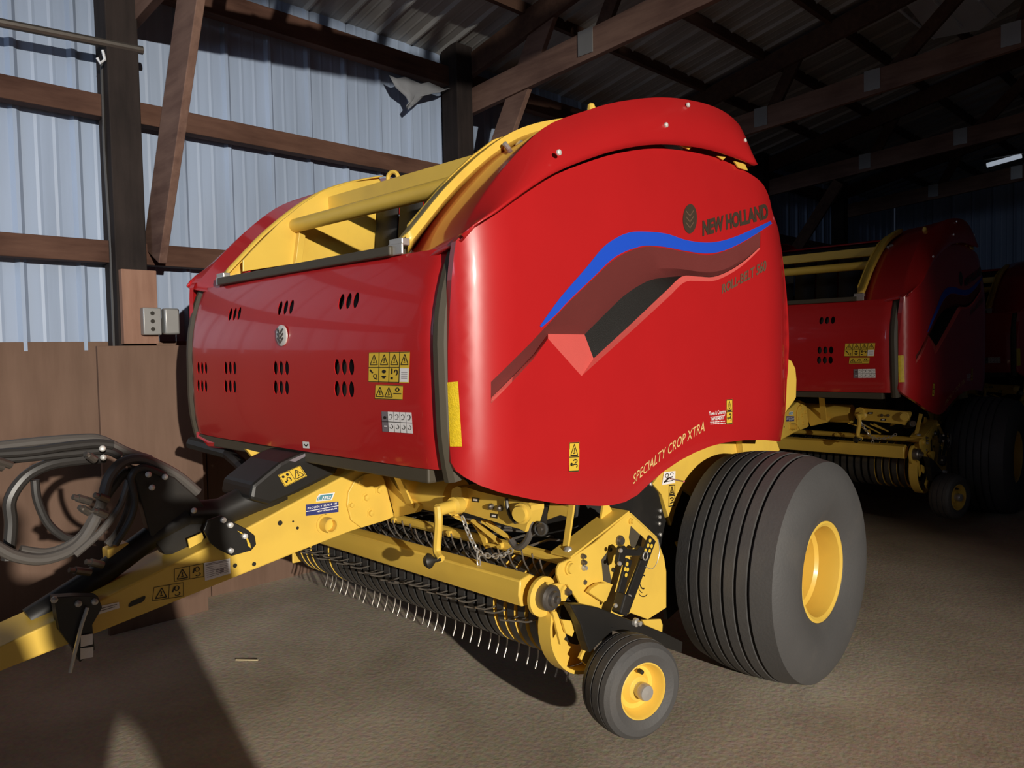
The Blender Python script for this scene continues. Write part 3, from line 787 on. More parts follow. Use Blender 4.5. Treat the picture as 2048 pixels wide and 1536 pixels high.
# ---------------------------------------------------------------- wheels
def wheel(cx, cy, cz, sx):
    e=empty('wheel',(cx,cy,cz)); e.parent=B
    prof=[]
    # tread with six grooves, shoulders, bulging walls, beads
    half=.232; R=.535
    def crown(t): return R-.030*(abs(t)/half)**2.2
    gro=[-.155,-.098,-.040,.018,.076,.134]
    t=-half
    pts=[]
    edges=[]
    for g in gro: edges+= [g-.0085,g-.0055,g+.0055,g+.0085]
    ts=[-half]; ts+=edges; ts.append(half)
    for i,tv in enumerate(ts):
        inside = i>0 and i<len(ts)-1 and ((i-1)%4 in (1,2))
        pts.append((tv, crown(tv)-(.020 if inside else 0)))
    prof += [(-.205,.215),(-.235,.235),(-.268,.30),(-.278,.365),(-.270,.43),(-.250,.478)]+pts+[(.250,.478),(.270,.43),(.278,.365),(.268,.30),(.235,.235),(.205,.215)]
    prof=[(sx*a,b) for a,b in prof]
    m=MB(); m.lathe((0,0,0),(1,0,0),prof,72)
    for i,v in enumerate(m.v):
        if v[2]<-cz+.004: m.v[i]=(v[0]*(1+.10*max(0,(-cz-v[2])/.03)),v[1],-cz+.003)
    m.build('tyre','tyre_rubber',e,smooth=22)
    m=MB(); m.lathe((0,0,0),(1,0,0),[(sx*a,b) for a,b in ((.222,.236),(.232,.232),(.234,.222),(.226,.208),(.195,.200),(.13,.196),(.115,.182),(.06,.172),(-.02,.165),(-.03,.15),(-.035,.06),(-.03,.05),(.0,.05),(.0,.0))],56)
    m.build('rim','yellow_paint',e,smooth=30)
    m=MB()
    m.lathe((0,0,0),(1,0,0),[(sx*.0,.045),(sx*.03,.045),(sx*.035,.03),(sx*.06,.028),(sx*.06,0)],20)
    for k in range(6):
        an=k*math.pi/3; c=Vector((-.03*sx,.095*math.cos(an),.095*math.sin(an))); m.lathe(c,(sx,0,0),[(0,.014),(.02,.014),(.02,0)],6)
    m.build('hub','cast_steel',e,smooth=30)
    return e
wheel(1.145,0,.505,1); wheel(-1.145,0,.505,-1)
m=MB(); m.cyl((-1.12,0,.505),(1.12,0,.505),.05,16); m.build('axle','yellow_paint',B)

# ---------------------------------------------------------------- frame beside the wheel
m=MB(); q=[onx(a,b,.80) for a,b in ((1306,968),(1330,935),(1351,915),(1400,880),(1450,865),(1545,860),(1560,900),(1500,960),(1440,960),(1400,1000),(1367,978),(1351,1019),(1343,1052),(1324,990))]
m.prism(q,(-.03,0,0))
q=[onx(a,b,.84) for a,b in ((1535,872),(1535,912),(1526,914),(1490,922),(1484,880))]; m.prism(q,(-.04,0,0))
m.build('side_frame','yellow_paint',B,smooth=0,bevel=.003)
sfr=lambda px,py,o: onx(px,py,.803+o)
f=quadmap(((1324,970),(1350,966),(1351,942),(1328,944)),sfr); m=MB(); strip(f,m,(0,0),(1,1),.0005,1); m.cur=1
ring(f,m,.3,.7,.16,.18,.06,.0012); line(f,m,(.3,.45),(.8,.55),.1,.0012); line(f,m,(.15,.2),(.85,.25),.07,.0012); ring(f,m,.7,.75,.15,.15,.05,.0012,0,200); m.build('diagram_sticker',['decal_white','decal_black'],B,smooth=0)
f=quadmap(((1338,1013),(1350,1011),(1350,970),(1339,971)),sfr); m=MB()
for a,b in (((0,0),(1,0)),((1,0),(1,1)),((1,1),(0,1)),((0,1),(0,0)),((0,.5),(1,.5))): line(f,m,a,b,.05,.0012)
tri(f,m,.5,.75,.36,.19,.06,.0012); ring(f,m,.5,.33,.3,.1,.07,.0012,-90,170); line(f,m,(.2,.12),(.8,.2),.05,.0012); m.build('warning_sticker','decal_black',B,smooth=0)
m=MB(); m.beam(onx(1341,957,.82),onx(1368,963,.95),.008,.006); m.build('marker_rod','red_paint',B,smooth=0)
m=MB(); q=[onx(a,b,.79) for a,b in ((1180,1005),(1225,1000),(1290,950),(1312,965),(1328,1030),(1356,1100),(1362,1215),(1335,1240),(1320,1120),(1260,1022))]; m.prism(q,(-.02,0,0)); m.build('side_guard','black_paint',B,smooth=0,bevel=.002)
for (px,py) in ((1300,968),(1319,1021),(1318,1034),(1317,1047),(1319,1069)):
    p=onx(px,py,.792); m=MB(); m.lathe(p,(1,0,0),[(0,.009),(.008,.009),(.011,.005),(.012,0)],8); m.build('bolt','steel',B)

# ---------------------------------------------------------------- tongue
TX=.12
tside=lambda px,py,o: onx(px,py,TX+o)
m=MB(); q=[onx(a,b,TX) for a,b in ((721,934),(758,940),(768,955),(789,1034),(700,1063),(599,1103),(193,1267),(-110,1387),(-110,1345),(193,1203),(492,1057))]
m.prism(q,(-.22,0,0)); tongue=m.build('tongue','yellow_paint',B,smooth=0,bevel=.006)
m=MB(); q=[onx(a,b,TX+.001) for a,b in ((755,944),(766,957),(786,1032),(770,1040),(720,1055),(700,1040),(692,1010),(694,985),(706,962),(728,948))]; m.prism(q,(.010,0,0)); plate=m.build('bolt_plate','yellow_paint',tongue,smooth=0,bevel=.004)
for (px,py,r) in ((722,964,.016),(757,980,.014),(732,995,.015),(702,1010,.011),(741,1026,.014)):
    p=onx(px,py,TX+.010); m=MB(); m.lathe(p,(1,0,0),[(0,r*1.5),(.003,r*1.5),(.003,r),(.014,r*.9),(.016,0)],6); m.build('bolt','yellow_paint',plate)
p=onx(650,1048,TX); m=MB(); m.lathe(p,(1,0,0),[(-.02,.040),(.004,.040),(.004,.030),(.05,.030),(.05,.024),(.02,.024),(.02,0)],24); m.build('pivot_sleeve','yellow_paint',tongue)
m=MB(); 
for (px,py,r) in ((595,1056,.006),(651,1030,.005),(560,1046,.010),(508,1128,.008),(470,1131,.008),(586,1043,.004)):
    p=onx(px,py,TX+.001); m.lathe(p,(1,0,0),[(0,r),(.0015,r),(.0015,0)],12)
m.build('bolt_hole','decal_black',tongue)
m=MB(); f=quadmap(((255,1216),(288,1203),(293,1190),(260,1204)),tside)
poly(f,m,[(.15+.15*math.cos(t),.5+.5*math.sin(t)) for t in [math.pi/2+math.pi*k/8 for k in range(9)]]+[(.85+.15*math.cos(t),.5+.5*math.sin(t)) for t in [-math.pi/2+math.pi*k/8 for k in range(9)]],.002); m.build('slot_hole','decal_black',tongue,smooth=0)
# tongue stickers
f=quadmap(((612,1032),(677,1024),(677,1003),(612,1009)),tside); m=MB(); strip(f,m,(0,0),(1,1),.002,1); m.cur=1
line(f,m,(0,.38),(1,.60),.06,.0026,2.4)
vs,fs=text_polys('PROUDLY MADE IN',.02,0,1.2); m.add([f(.05+.9*u,.53+.22*u+.19*v-.0,.0026) for u,v in vs],fs)
vs,fs=text_polys('NEW HOLLAND, PA',.03); m.add([f(.34+.62*u,.17+.09*u+.17*v,.0026) for u,v in vs],fs)
m.build('origin_sticker',['decal_navy','decal_white'],tongue,smooth=0)
f=quadmap(((632,1003),(666,1000),(670,985),(634,989)),tside); m=MB(); poly(f,m,[(0,0),(.93,.0),(1,1),(.12,1),(.02,.6)],.002); m.cur=1
poly(f,m,[(.05,.1),(.85,.12),(.92,.85),(.2,.85),(.07,.55)],.0026); m.cur=0; ring(f,m,.2,.45,.09,.3,.04,.003,60,300)
for k in range(4): line(f,m,(.35+.13*k,.5),(.43+.13*k,.52),.2,.003,2.2); line(f,m,(.33+.13*k,.26),(.41+.13*k,.27),.12,.003,2.2)
m.build('badge_sticker',['decal_white','decal_teal'],tongue,smooth=0)
f=quadmap(((410,1162),(461,1147),(460,1117),(408,1126)),tside); m=MB(); strip(f,m,(0,0),(1,1),.002,1); m.cur=1
for k,v in enumerate((.92,.85)): line(f,m,(.05,v),(.97,v),.03,.0026,1.6)
for k in range(6): line(f,m,(.08,.72-.11*k),(.35+.1*(k%3),.72-.11*k),.025,.0026,1.6); line(f,m,(.6,.72-.11*k),(.92,.72-.11*k),.02,.0026,1.6)
for k in range(3): line(f,m,(.45,.45-.1*k),(.75,.45-.1*k),.05,.0026,1.6)
m.build('instruction_sticker',['decal_white','decal_grey'],tongue,smooth=0)
for q in (((349,1163),(408,1153),(407,1127),(349,1138)),((305,1202),(367,1192),(367,1165),(308,1175))):
    f=quadmap(q,tside); m=MB()
    for a,b in (((0,0),(1,0)),((1,0),(1,1)),((1,1),(0,1)),((0,1),(0,0)),((.52,0),(.52,1))): line(f,m,a,b,.04,.0022,2.1)
    tri(f,m,.27,.5,.18,.36,.07,.0022,2.1); ring(f,m,.78,.65,.09,.2,.04,.0022); line(f,m,(.64,.4),(.7,.8),.1,.0022,2.1); ring(f,m,.8,.25,.1,.15,.04,.0022,-160,60)
    m.build('warning_sticker','decal_black',tongue,smooth=0)
f=quadmap(((196,1229),(239,1216),(238,1204),(196,1213)),tside); m=MB(); strip(f,m,(0,0),(1,1),.002,1); m.cur=1; line(f,m,(.1,.65),(.9,.7),.1,.0026,2); line(f,m,(.1,.35),(.8,.4),.1,.0026,2); m.build('code_sticker',['decal_white','decal_grey'],tongue,smooth=0)
# black control plate bolted on the tongue
m=MB(); q=[onx(a,b,TX+.004) for a,b in ((440,1030),(492,1058),(507,1070),(510,1088),(500,1100),(461,1111),(435,1098),(418,1085),(405,1060),(412,1040))]; m.prism(q,(.012,0,0)); cp=m.build('control_plate','black_paint',tongue,smooth=0,bevel=.003)
m=MB(); arc=[onx(a,b,TX+.0175) for a,b in ((478,1064),(486,1067),(492,1074),(497,1084),(499,1094))]
m.grid([[p+Vector((0,-.006,.006)) for p in arc],[p+Vector((0,.006,-.006)) for p in arc]]); m.build('slot_scale','decal_yellow',cp)
for (px,py) in ((446,1040),(460,1050),(461,1101),(489,1072)):
    p=onx(px,py,TX+.016); m=MB(); m.lathe(p,(1,0,0),[(0,.011),(.009,.010),(.012,.004),(.0125,0)],8); m.build('bolt','zinc',cp)
m=MB(); q=[onx(a,b,TX-.02) for a,b in ((374,1078),(403,1065),(406,1075),(402,1083),(378,1096))]; m.prism(q,(.006,0,0)); m.build('tab_plate','yellow_paint',tongue,smooth=0)

# ---------------------------------------------------------------- driveline, gearbox guard and hoses on the tongue
X0=.06
q=[onx(a,b,.10) for a,b in ((560,925),(600,906),(640,903),(683,926),(672,948),(600,985),(540,1010),(500,1000),(505,970))]
m=MB(); m.prism(q,(-.26,0,0)); guard=m.build('gearbox_guard','black_paint',B,smooth=0,bevel=.015)
f=quadmap(((570,974),(614,952),(600,931),(556,950)),lambda px,py,o:onx(px,py,.1005+o)); m=MB(); strip(f,m,(0,0),(1,1),.0005,1); m.cur=1
for a,b in (((.03,.03),(.97,.03)),((.97,.03),(.97,.97)),((.97,.97),(.03,.97)),((.03,.97),(.03,.03)),((.5,.03),(.5,.97))): line(f,m,a,b,.035,.0012,1.8)
tri(f,m,.74,.5,.19,.34,.06,.0012,1.8); ring(f,m,.3,.35,.10,.2,.05,.0012,-60,200); ell(f,m,.35,.75,.06,.11,.0012); ell(f,m,.15,.72,.06,.1,.0012); line(f,m,(.12,.3),(.2,.3),.15,.0012,1.8)
m.build('warning_sticker',['decal_yellow','decal_black'],guard,smooth=0)
f=quadmap(((578,921),(610,907),(622,907),(590,924)),lambda px,py,o:onx(px,py,.101+o)); m=MB(); strip(f,m,(0,0),(1,1),.0005,1); m.build('part_sticker','decal_grey',guard,smooth=0)
m=MB(); a,b_,c,d=[onx(px,py,-.02) for px,py in ((552,975),(500,998),(440,1025),(370,1030))]
m.tube([a,a.lerp(b_,.5),b_,c,d],[.085,.08,.062,.055,.05],20); m.tube([d,onx(300,1075,-.02),onx(200,1150,-.02),onx(60,1240,-.02)],[.05,.042,.042,.042],16)
m.build('driveline_shield','black_paint',B)
m=MB(); q=[onx(a,b,.02) for a,b in ((262,930),(300,938),(350,955),(400,1000),(430,1040),(420,1080),(380,1105),(330,1110),(300,1070),(285,1010))]; m.prism(q,(-.05,0,0)); m.build('hose_bracket','black_paint',B,smooth=0,bevel=.006)
m=MB(); q=[onx(a,b,-.25) for a,b in ((492,898),(570,918),(528,941))]; m.prism(q,(-.02,0,0)); m.build('gusset','yellow_paint',B,smooth=0)
m=MB(); m.tube([onx(380,885,-.92)+Vector((0,0,0)),onx(455,906,-.75),onx(478,925,-.62),onx(525,975,-.20)],.03,8); m.build('front_brace','black_paint',B)
for (px,py) in ((297,949),(304,975),(330,954),(388,1021),(205,897),(207,915)):
    p=onx(px,py,.045); m=MB(); m.ball(p,.011,5); m.build('bolt','zinc',B)
def hose(pts, r, mt='hose_rubber', x=-.05):
    P=[onx(p[0],p[1],x if len(p)<3 else p[2]) for p in pts]
    m=MB(); m.tube(catmull(P,6),r,10); return m.build('hydraulic_hose',mt,B)
hose([(-20,908),(60,903),(130,893),(190,887),(225,890)],.016); hose([(-20,922),(70,913),(150,905),(210,900),(240,912)],.016,x=-.08)
hose([(-20,895),(80,884),(160,878),(200,880),(255,905),(300,920)],.018,'pale_hose',x=-.1)
hose([(15,1120),(22,1050),(20,1000),(50,955),(95,930),(150,920),(210,915)],.020,x=-.12)
hose([(-20,1085),(30,1112),(90,1118),(150,1095),(185,1050),(205,1000),(218,955),(245,925),(280,918),(320,932),(360,955),(395,985)],.019,'pale_hose',x=.0)
hose([(70,960),(75,1000),(95,1045),(125,1072),(150,1080)],.014,x=-.1)
hose([(40,1100),(100,1105),(160,1075),(195,1020),(225,975),(255,945),(262,1000),(240,1060),(215,1090)],.016,'pale_hose',x=-.03)
hose([(150,1110),(200,1065),(235,1020),(250,985),(257,960)],.012,'pale_hose',x=.02)
hose([(230,1090),(260,1040),(270,1000),(262,955),(285,935),(330,950)],.012,x=.03)
for (px,py,l) in ((180,1003,.05),(215,1000,.04),(178,1025,.03),(212,1030,.04),(190,920,.03),(6,935,.05),(22,930,.05),(180,1145,.06),(205,1130,.05)):
    p=onx(px,py,.03); m=MB(); m.cyl(p,p+Vector((.012,-l*.8,.02)),.013,10); m.cyl(p+Vector((.012,-l*.8,.02)),p+Vector((.016,-l*1.1,.026)),.009,8); m.build('hose_coupling','cast_steel',B)
m=MB(); q=[onx(a,b,.0) for a,b in ((215,1100),(255,1085),(275,1095),(280,1115),(218,1150))]; m.prism(q,(-.06,0,0)); m.build('valve_block','yellow_paint',B,smooth=0,bevel=.004)
# hitch block, jack head with its two white plates, pin
m=MB(); q=[onx(a,b,.145) for a,b in ((108,1195),(150,1192),(196,1192),(205,1215),(185,1250),(190,1300),(160,1325),(148,1300),(118,1260))]; m.prism(q,(-.05,0,0)); hb=m.build('jack_mount','black_paint',B,smooth=0,bevel=.006)
f=lambda q:quadmap(q,lambda px,py,o:onx(px,py,.150+o))
for q in (((161,1294),(185,1288),(185,1267),(161,1271)),((161,1319),(186,1314),(187,1294),(161,1297))):
    m=MB(); strip(f(q),m,(0,0),(1,1),.0005,1); m.build('white_plate','decal_white',hb,smooth=0,solid=.003)
m=MB(); m.tube([onx(175,1215,.16),onx(163,1250,.16),onx(140,1345,.16)],.006,8); m.build('jack_pin','steel',hb)
for (px,py) in ((108,1199),(156,1207),(189,1203)):
    p=onx(px,py,.146); m=MB(); m.lathe(p,(1,0,0),[(0,.011),(.008,.010),(.012,0)],8); m.build('bolt','steel',hb)

# ---------------------------------------------------------------- cross frame under the shields
m=MB(); m.cyl((-.95,-1.42,.955),(.47,-1.42,.955),.078,28); m.build('frame_tube','yellow_paint',B)
m=MB(); a=ony(783,928,-1.62); b_=ony(822,1012,-1.50); m.beam(a,b_,.05,.008,up=(0,1,0)); m.build('strap','yellow_paint',B,smooth=0)
m=MB(); q=[ony(a,b,-1.50) for a,b in ((775,950),(800,985),(840,1010),(830,1025),(790,1035),(770,955))]; m.prism(q,(0,.03,0)); m.build('gusset','yellow_paint',B,smooth=0)
YP=-1.47
m=MB(); q=[ony(a,b,YP) for a,b in ((924,972),(958,983),(993,991),(1057,1006),(1062,1012),(1062,1022),(1050,1064),(1040,1058),(1010,1050),(920,1022))]; m.prism(q,(0,.07,0)); vb=m.build('valve_plate','yellow_paint',B,smooth=0,bevel=.003)
for (px,py) in ((984,1013),(1002,1016)):
    p=ony(px,py,YP); m=MB(); m.lathe(p,(0,-1,0),[(0,.013),(.010,.012),(.018,.007),(.019,0)],8); m.build('bolt','cast_steel',vb)
for (px,py) in ((951,999),(988,1031)):
    f=quadmap(((px-8,py+4),(px+7,py+6),(px+8,py-3),(px-7,py-5)),lambda a,b,o:ony(a,b,YP-o)); m=MB(); strip(f,m,(0,0),(1,1),.001,1); m.cur=1; strip(f,m,(.2,.25),(.75,.7),.0016,1); m.build('label',['decal_black','decal_white'],vb,smooth=0)
p=ony(1046,1026,YP-.01); m=MB(); m.lathe(p,(.2,-1,0),[(0,.038),(.012,.038),(.014,.03),(.03,.028),(.03,0)],24); m.build('end_cap','yellow_paint',vb)
m=MB(); m.tube(catmull([ony(a,b,YP-.02) for a,b in ((1013,996),(1015,1015),(1021,1033),(1032,1046))],4),.007,6); m.build('hydraulic_hose','hose_rubber',vb)
# crank
m=MB(); q=[ony(a,b,-1.50) for a,b in ((903,978),(914,972),(922,975),(926,1000),(921,1020),(900,1005))]; m.prism(q,(0,.05,0)); m.build('crank_bracket','yellow_paint',B,smooth=0,bevel=.003)
crank=empty('crank_handle',ony(880,1018,-1.62)); crank.parent=B
ic=-crank.location
m=MB(); m.tube([p+ic for p in (ony(918,1010,-1.52),ony(906,1012,-1.56),ony(905,1012,-1.56),ony(876,1020,-1.63))],[.034,.034,.024,.024],14); m.build('crank_shaft','yellow_paint',crank)
m=MB(); m.tube([p+ic for p in catmull([ony(875,1014,-1.635),ony(877,1040,-1.64),ony(875,1075,-1.64),ony(874,1103,-1.64),ony(882,1118,-1.65)],4)],.016,8); m.build('crank_arm','yellow_paint',crank)
m=MB(); p=ony(882,1118,-1.65)+ic; k=ony(857,1122,-1.68)+ic; m.tube([p,p.lerp(k,.5),k.lerp(p,.2),k,k+(k-p)*.35],[.008,.010,.026,.030,.016],14); m.build('crank_knob','decal_black',crank)
# yellow links, rods and chain behind the windguard
m=MB()
for (a,b) in (((905,1030),(940,1046)),((945,1040),(1000,1085)),((965,1042),(1018,1076)),((975,1043),(1022,1080))): m.beam(ony(*a,-1.42),ony(*b,-1.40),.022,.008)
m.build('link_rod','yellow_paint',B,smooth=0)
m=MB(); q=[ony(a,b,-1.40) for a,b in ((940,1042),(962,1065),(970,1062),(972,1086),(998,1090),(970,1098),(958,1068))]; m.prism(q,(0,.01,0)); m.build('hook_plate','yellow_paint',B,smooth=0)
def chain(path, name='chain'):
    P=resample(catmull(path,6),max(3,int(sum((b-a).length for a,b in zip(path,path[1:]))/.020)))
    m=MB()
    for i in range(len(P)-1):
        c=(P[i]+P[i+1])/2; t=(P[i+1]-P[i]).normalized(); s=t.cross(Vector((0,1,0) if i%2 else (.6,.2,1))).normalized()
        pts=[c+t*(.016*math.cos(k*math.pi/5))+s*(.009*math.sin(k*math.pi/5)) for k in range(11)]
        m.tube(pts,.0032,5)
    return m
m=chain([ony(a,b,-1.48) for a,b in ((925,1034),(935,1062),(946,1086),(957,1104),(980,1112),(1005,1110),(1024,1100))]); m2=chain([ony(a,b,-1.485) for a,b in ((956,1104),(957,1118),(958,1131))])
m.add(m2.v,m2.f); m.build('chain','steel',B)
m=MB(); m.tube(catmull([ony(a,b,-1.44) for a,b in ((1060,1030),(1062,1055),(1057,1075),(1046,1090),(1033,1094),(1022,1080))],4),.013,10); m.build('hydraulic_hose','pale_hose',B)
m=MB(); m.beam(ony(1079,1012,-1.38),ony(1076,1062,-1.38),.045,.05); m.cyl(ony(1082,1058,-1.44),ony(1082,1058,-1.36),.028,16); m.build('lift_cylinder','black_paint',B,bevel=.004)
p=ony(1083,1058,-1.445); m=MB(); m.lathe(p,(0,-1,0),[(0,.022),(.006,.022),(.006,.010),(.012,.010),(.012,0)],16); m.build('cylinder_pin','cast_steel',B)
m=MB(); m.beam(ony(1144,1008,-1.28),ony(1129,1112,-1.28),.028,.010,up=(0,1,0)); m.build('lift_strap','yellow_paint',B,smooth=0,bevel=.002)
p=ony(1137,1101,-1.29); m=MB(); m.lathe(p,(0.3,-1,0),[(0,.018),(.012,.017),(.02,.008),(.021,0)],10); m.build('bolt','steel',B)
m=MB(); q=[ony(a,b,-1.1) for a,b in ((1096,1025),(1100,1005),(1140,1015),(1140,1035),(1120,1030),(1092,1040))]; m.prism(q,(0,.02,0)); m.build('bracket','yellow_paint',B,smooth=0)
m=MB(); q=[onx(a,b,.93) for a,b in ((1207,1010),(1218,1010),(1234,1040),(1215,1052),(1204,1055),(1203,1035))]; m.prism(q,(-.01,0,0)); m.build('bracket','yellow_paint',B,smooth=0)
m=MB(); m.tube([(-.75,-1.30,.765),(.985,-1.30,.755)],.022,10)
for x in (-.5,-.1,.3,.62): m.cyl((x,-1.335,.76),(x,-1.30,.76),.014,10)
m.build('press_bar','yellow_paint',B)
m=MB()
for i in range(12):
    x=-.7+i*.13; m.tube([(x,-1.30,.765),(x,-1.15,.77),(x+.02,-.98,.73)],.005,5)
m.build('press_fingers','tine_wire',B)

# ---------------------------------------------------------------- windguard roller
WG=(-1.455,.672)
m=MB(); n=8
prof=[(-.055,.045),(-.058,.010),(-.060,-.008),(-.050,-.052),(.02,-.058),(.055,-.02),(.055,.03),(.0,.058)]
m.prism([Vector((-.92,WG[0]+a,WG[1]+b)) for a,b in prof],(1.83,0,0)); wg=m.build('windguard','yellow_paint',B,smooth=50,bevel=.006)
# ---------------------------------------------------------------- pickup reel
PC=Vector((0,-1.20,.535))
m=MB(); m.cyl((-.94,PC.y,PC.z),(.94,PC.y,PC.z),.13,24); m.build('reel_drum','belt_rubber',B)
def band_mesh():
    m=MB(); w=.019; pts=[]
    for k in range(25):
        an=math.radians(58+ (292-58)*k/24)      # from above-rear over the front to below-rear
        r=.192+ (.02 if k>20 else 0)*(k-20)/4
        pts.append(Vector((0,r*math.cos(an),r*math.sin(an))))
    X=Vector((w,0,0)); m.grid([[p-X for p in pts],[p+X for p in pts]])
    m.cur=1
    inn=[p*.90 for p in pts]
    m.grid([[p+X for p in pts],[p+X for p in inn]]); m.grid([[p-X for p in pts],[p-X for p in inn]])
    return m
NB=31; SP=.0585; x0=-.90
bandA=band_mesh().build('stripper_band',['band_steel','band_steel'],B,smooth=40); bandA.location=PC+Vector((x0+SP*4,0,0))
bandY=band_mesh().build('stripper_band',['band_steel','yellow_paint'],B,smooth=40); bandY.location=PC+Vector((x0,0,0))
for i in range(NB):
    yel = i<3 or i in (5,) or i>NB-6
    src = bandY if yel else bandA
    if i in (0,4): continue
    c=src.copy(); COL.objects.link(c); c.location=PC+Vector((x0+SP*i,0,0))
def tine_mesh():
    m=MB(); m.tube(catmull([Vector((0,0,.11)),Vector((0,0,.20)),Vector((0,.004,.245)),Vector((0,.022,.29))],4),.0038,6)
    m.tube([Vector((-.006,-.004,.12)),Vector((.012,-.004,.12))],.010,8)
    return m
t0=tine_mesh().build('tine','tine_wire',B,smooth=60)
first=True
for row,ang in enumerate((180,92,40)):          # pointing down, forward and up
    for i in range(32):
        c=t0 if first else t0.copy()
        if not first: COL.objects.link(c)
        first=False
        c.location=PC+Vector((x0-SP/2+SP*i+.004*(row-1),0,0)); c.rotation_euler=(math.radians(ang+random.uniform(-2.5,2.5)),0,math.radians(random.uniform(-3,3)))

# ---------------------------------------------------------------- pickup end plate, hub and gauge wheel
EX=1.0
m=MB(); q=[onx(a,b,EX) for a,b in ((1120,1127),(1142,1117),(1190,1085),(1259,1025),(1262,1026),(1314,1074),(1329,1117),(1333,1143),(1333,1215),(1296,1239),(1262,1226),(1215,1245),(1195,1220),(1165,1215),(1135,1170),(1121,1168),(1115,1150),(1115,1138))]
m.prism(q,(-.012,0,0)); ep=m.build('end_plate','yellow_paint',B,smooth=0,bevel=.003)
m=MB(); a,b_=onx(1142,1117,EX),onx(1259,1025,EX); n_=(b_-a).normalized()
m.add([a,b_,b_+Vector((-.10,0,.0)),a+Vector((-.10,0,0))],[(0,1,2,3)]); 
a2=onx(1262,1026,EX); b2=onx(1314,1074,EX); m.add([a2,b2,b2+Vector((-.06,0,0)),a2+Vector((-.06,0,0))],[(0,1,2,3)])
m.build('plate_flange','yellow_paint',ep,smooth=0,solid=.008)
m=MB(); q=[onx(a,b,EX-.09) for a,b in ((1150,1105),(1165,1082),(1185,1067),(1200,1056),(1203,1062))]; m.prism(q,(-.01,0,0)); m.build('inner_flange','yellow_paint',ep,smooth=0)
for q in (((1203,1120),(1214,1105),(1219,1140),(1224,1168),(1207,1162)),((1262,1052),(1285,1074),(1281,1098),(1262,1095),(1258,1075))):  # flat brown patches that paint in the shade of the plate openings
    m=MB(); m.prism([onx(a,b,EX+.0015) for a,b in q],(-.001,0,0)); m.build('pocket_shade','strip_rubber',ep,smooth=0)
for (px,py,r,mt) in ((1138,1136,.026,'yellow_paint'),(1238,1081,.022,'cast_steel'),(1164,1112,.010,'cast_steel'),(1165,1124,.011,'cast_steel'),(1166,1135,.011,'steel'),(1260,1042,.012,'yellow_paint'),(1219,1099,.008,'decal_black'),(1225,1139,.009,'decal_black')):
    p=onx(px,py,EX); m=MB(); m.lathe(p,(1,0,0),[(0,r),(.008,r),(.008,r*.8),(.018 if r>.009 else .009,r*.7),(.018 if r>.009 else .009,0)],14); m.build('bolt',mt,ep)
# scratched curl on the plate where paint has worn
m=MB(); f=quadmap(((1270,1200),(1300,1200),(1300,1140),(1270,1140)),lambda px,py,o:onx(px,py,EX+.0005+o))
ring(f,m,.55,.6,.25,.25,.05,.0008,60,290); ring(f,m,.55,.6,.38,.38,.03,.0008,100,260); ring(f,m,.55,.25,.3,.15,.03,.0008,190,340); m.build('paint_scuff','decal_black',ep,smooth=0)
# windguard end disc, bearing and arm
m=MB(); q=[onx(a,b,.985) for a,b in ((1096,1165),(1110,1168),(1125,1166),(1145,1155),(1152,1150),(1163,1158),(1164,1166),(1150,1180),(1135,1195),(1128,1210),(1108,1215),(1095,1222))]; m.prism(q,(-.012,0,0)); m.build('roller_arm','yellow_paint',ep,smooth=0,bevel=.003)
c=onx(1086,1193,.955); m=MB(); m.lathe(c,(1,0,0),[(-.01,.02),(-.01,.073),(.004,.073),(.006,.068),(.006,0)],36); m.build('end_disc','yellow_paint',wg)
c=onx(1098,1195,.985); m=MB(); m.lathe(c,(1,0,0),[(-.03,.048),(.012,.048),(.02,.042),(.022,.03),(.034,.026),(.036,.014),(.048,.012),(.05,0)],24); m.build('bearing_hub','cast_steel',wg)
for (px,py) in ((1164,1163),(1134,1183)):
    p=onx(px,py,.985); m=MB(); m.lathe(p,(1,0,0),[(0,.016),(.008,.015),(.02,.008),(.021,0)],6); m.build('bolt','cast_steel',ep)
# curved end shield of the reel
m=MB(); pts=[]
for k in range(25):
    an=math.radians(95+195*k/24); pts.append(Vector((0,.222*math.cos(an),.205*math.sin(an)-.01)))
m.prism([PC+p+Vector((.915,0,0)) for p in pts],(.008,0,0)); X=Vector((.925,0,0)); Y=Vector((.985,0,0))
m.grid([[PC+p*1.06+X for p in pts],[PC+p*1.06+Y for p in pts],[PC+p+Y for p in pts],[PC+p+X for p in pts]]); m.build('reel_end_shield','yellow_paint',B,smooth=35)
m=MB(); q=[onx(a,b,.985) for a,b in ((1101,1222),(1109,1222),(1128,1270),(1117,1288))]; m.prism(q,(.01,0,0))
q=[onx(a,b,1.0) for a,b in ((1168,1288),(1176,1268),(1184,1300),(1170,1330),(1155,1315))]; m.prism(q,(.01,0,0)); q=[onx(a,b,1.0) for a,b in ((1120,1238),(1152,1242),(1140,1272),(1128,1265))]; m.prism(q,(.01,0,0)); m.build('shield_flap','yellow_paint',B,smooth=0)
# right-hand mirror of the end plate, seen only past the far end
m=MB(); m.box((-1.0,-1.12,.62),(.014,.5,.45)); m.build('end_plate','yellow_paint',B,smooth=0,bevel=.02)
m=MB(); q=[onx(a,b,1.03) for a,b in ((1178,1185),(1185,1176),(1198,1168),(1213,1166),(1226,1169),(1211,1207))]; m.prism(q,(-.02,0,0)); m.build('stop_segment','yellow_paint',ep,smooth=0,bevel=.002)
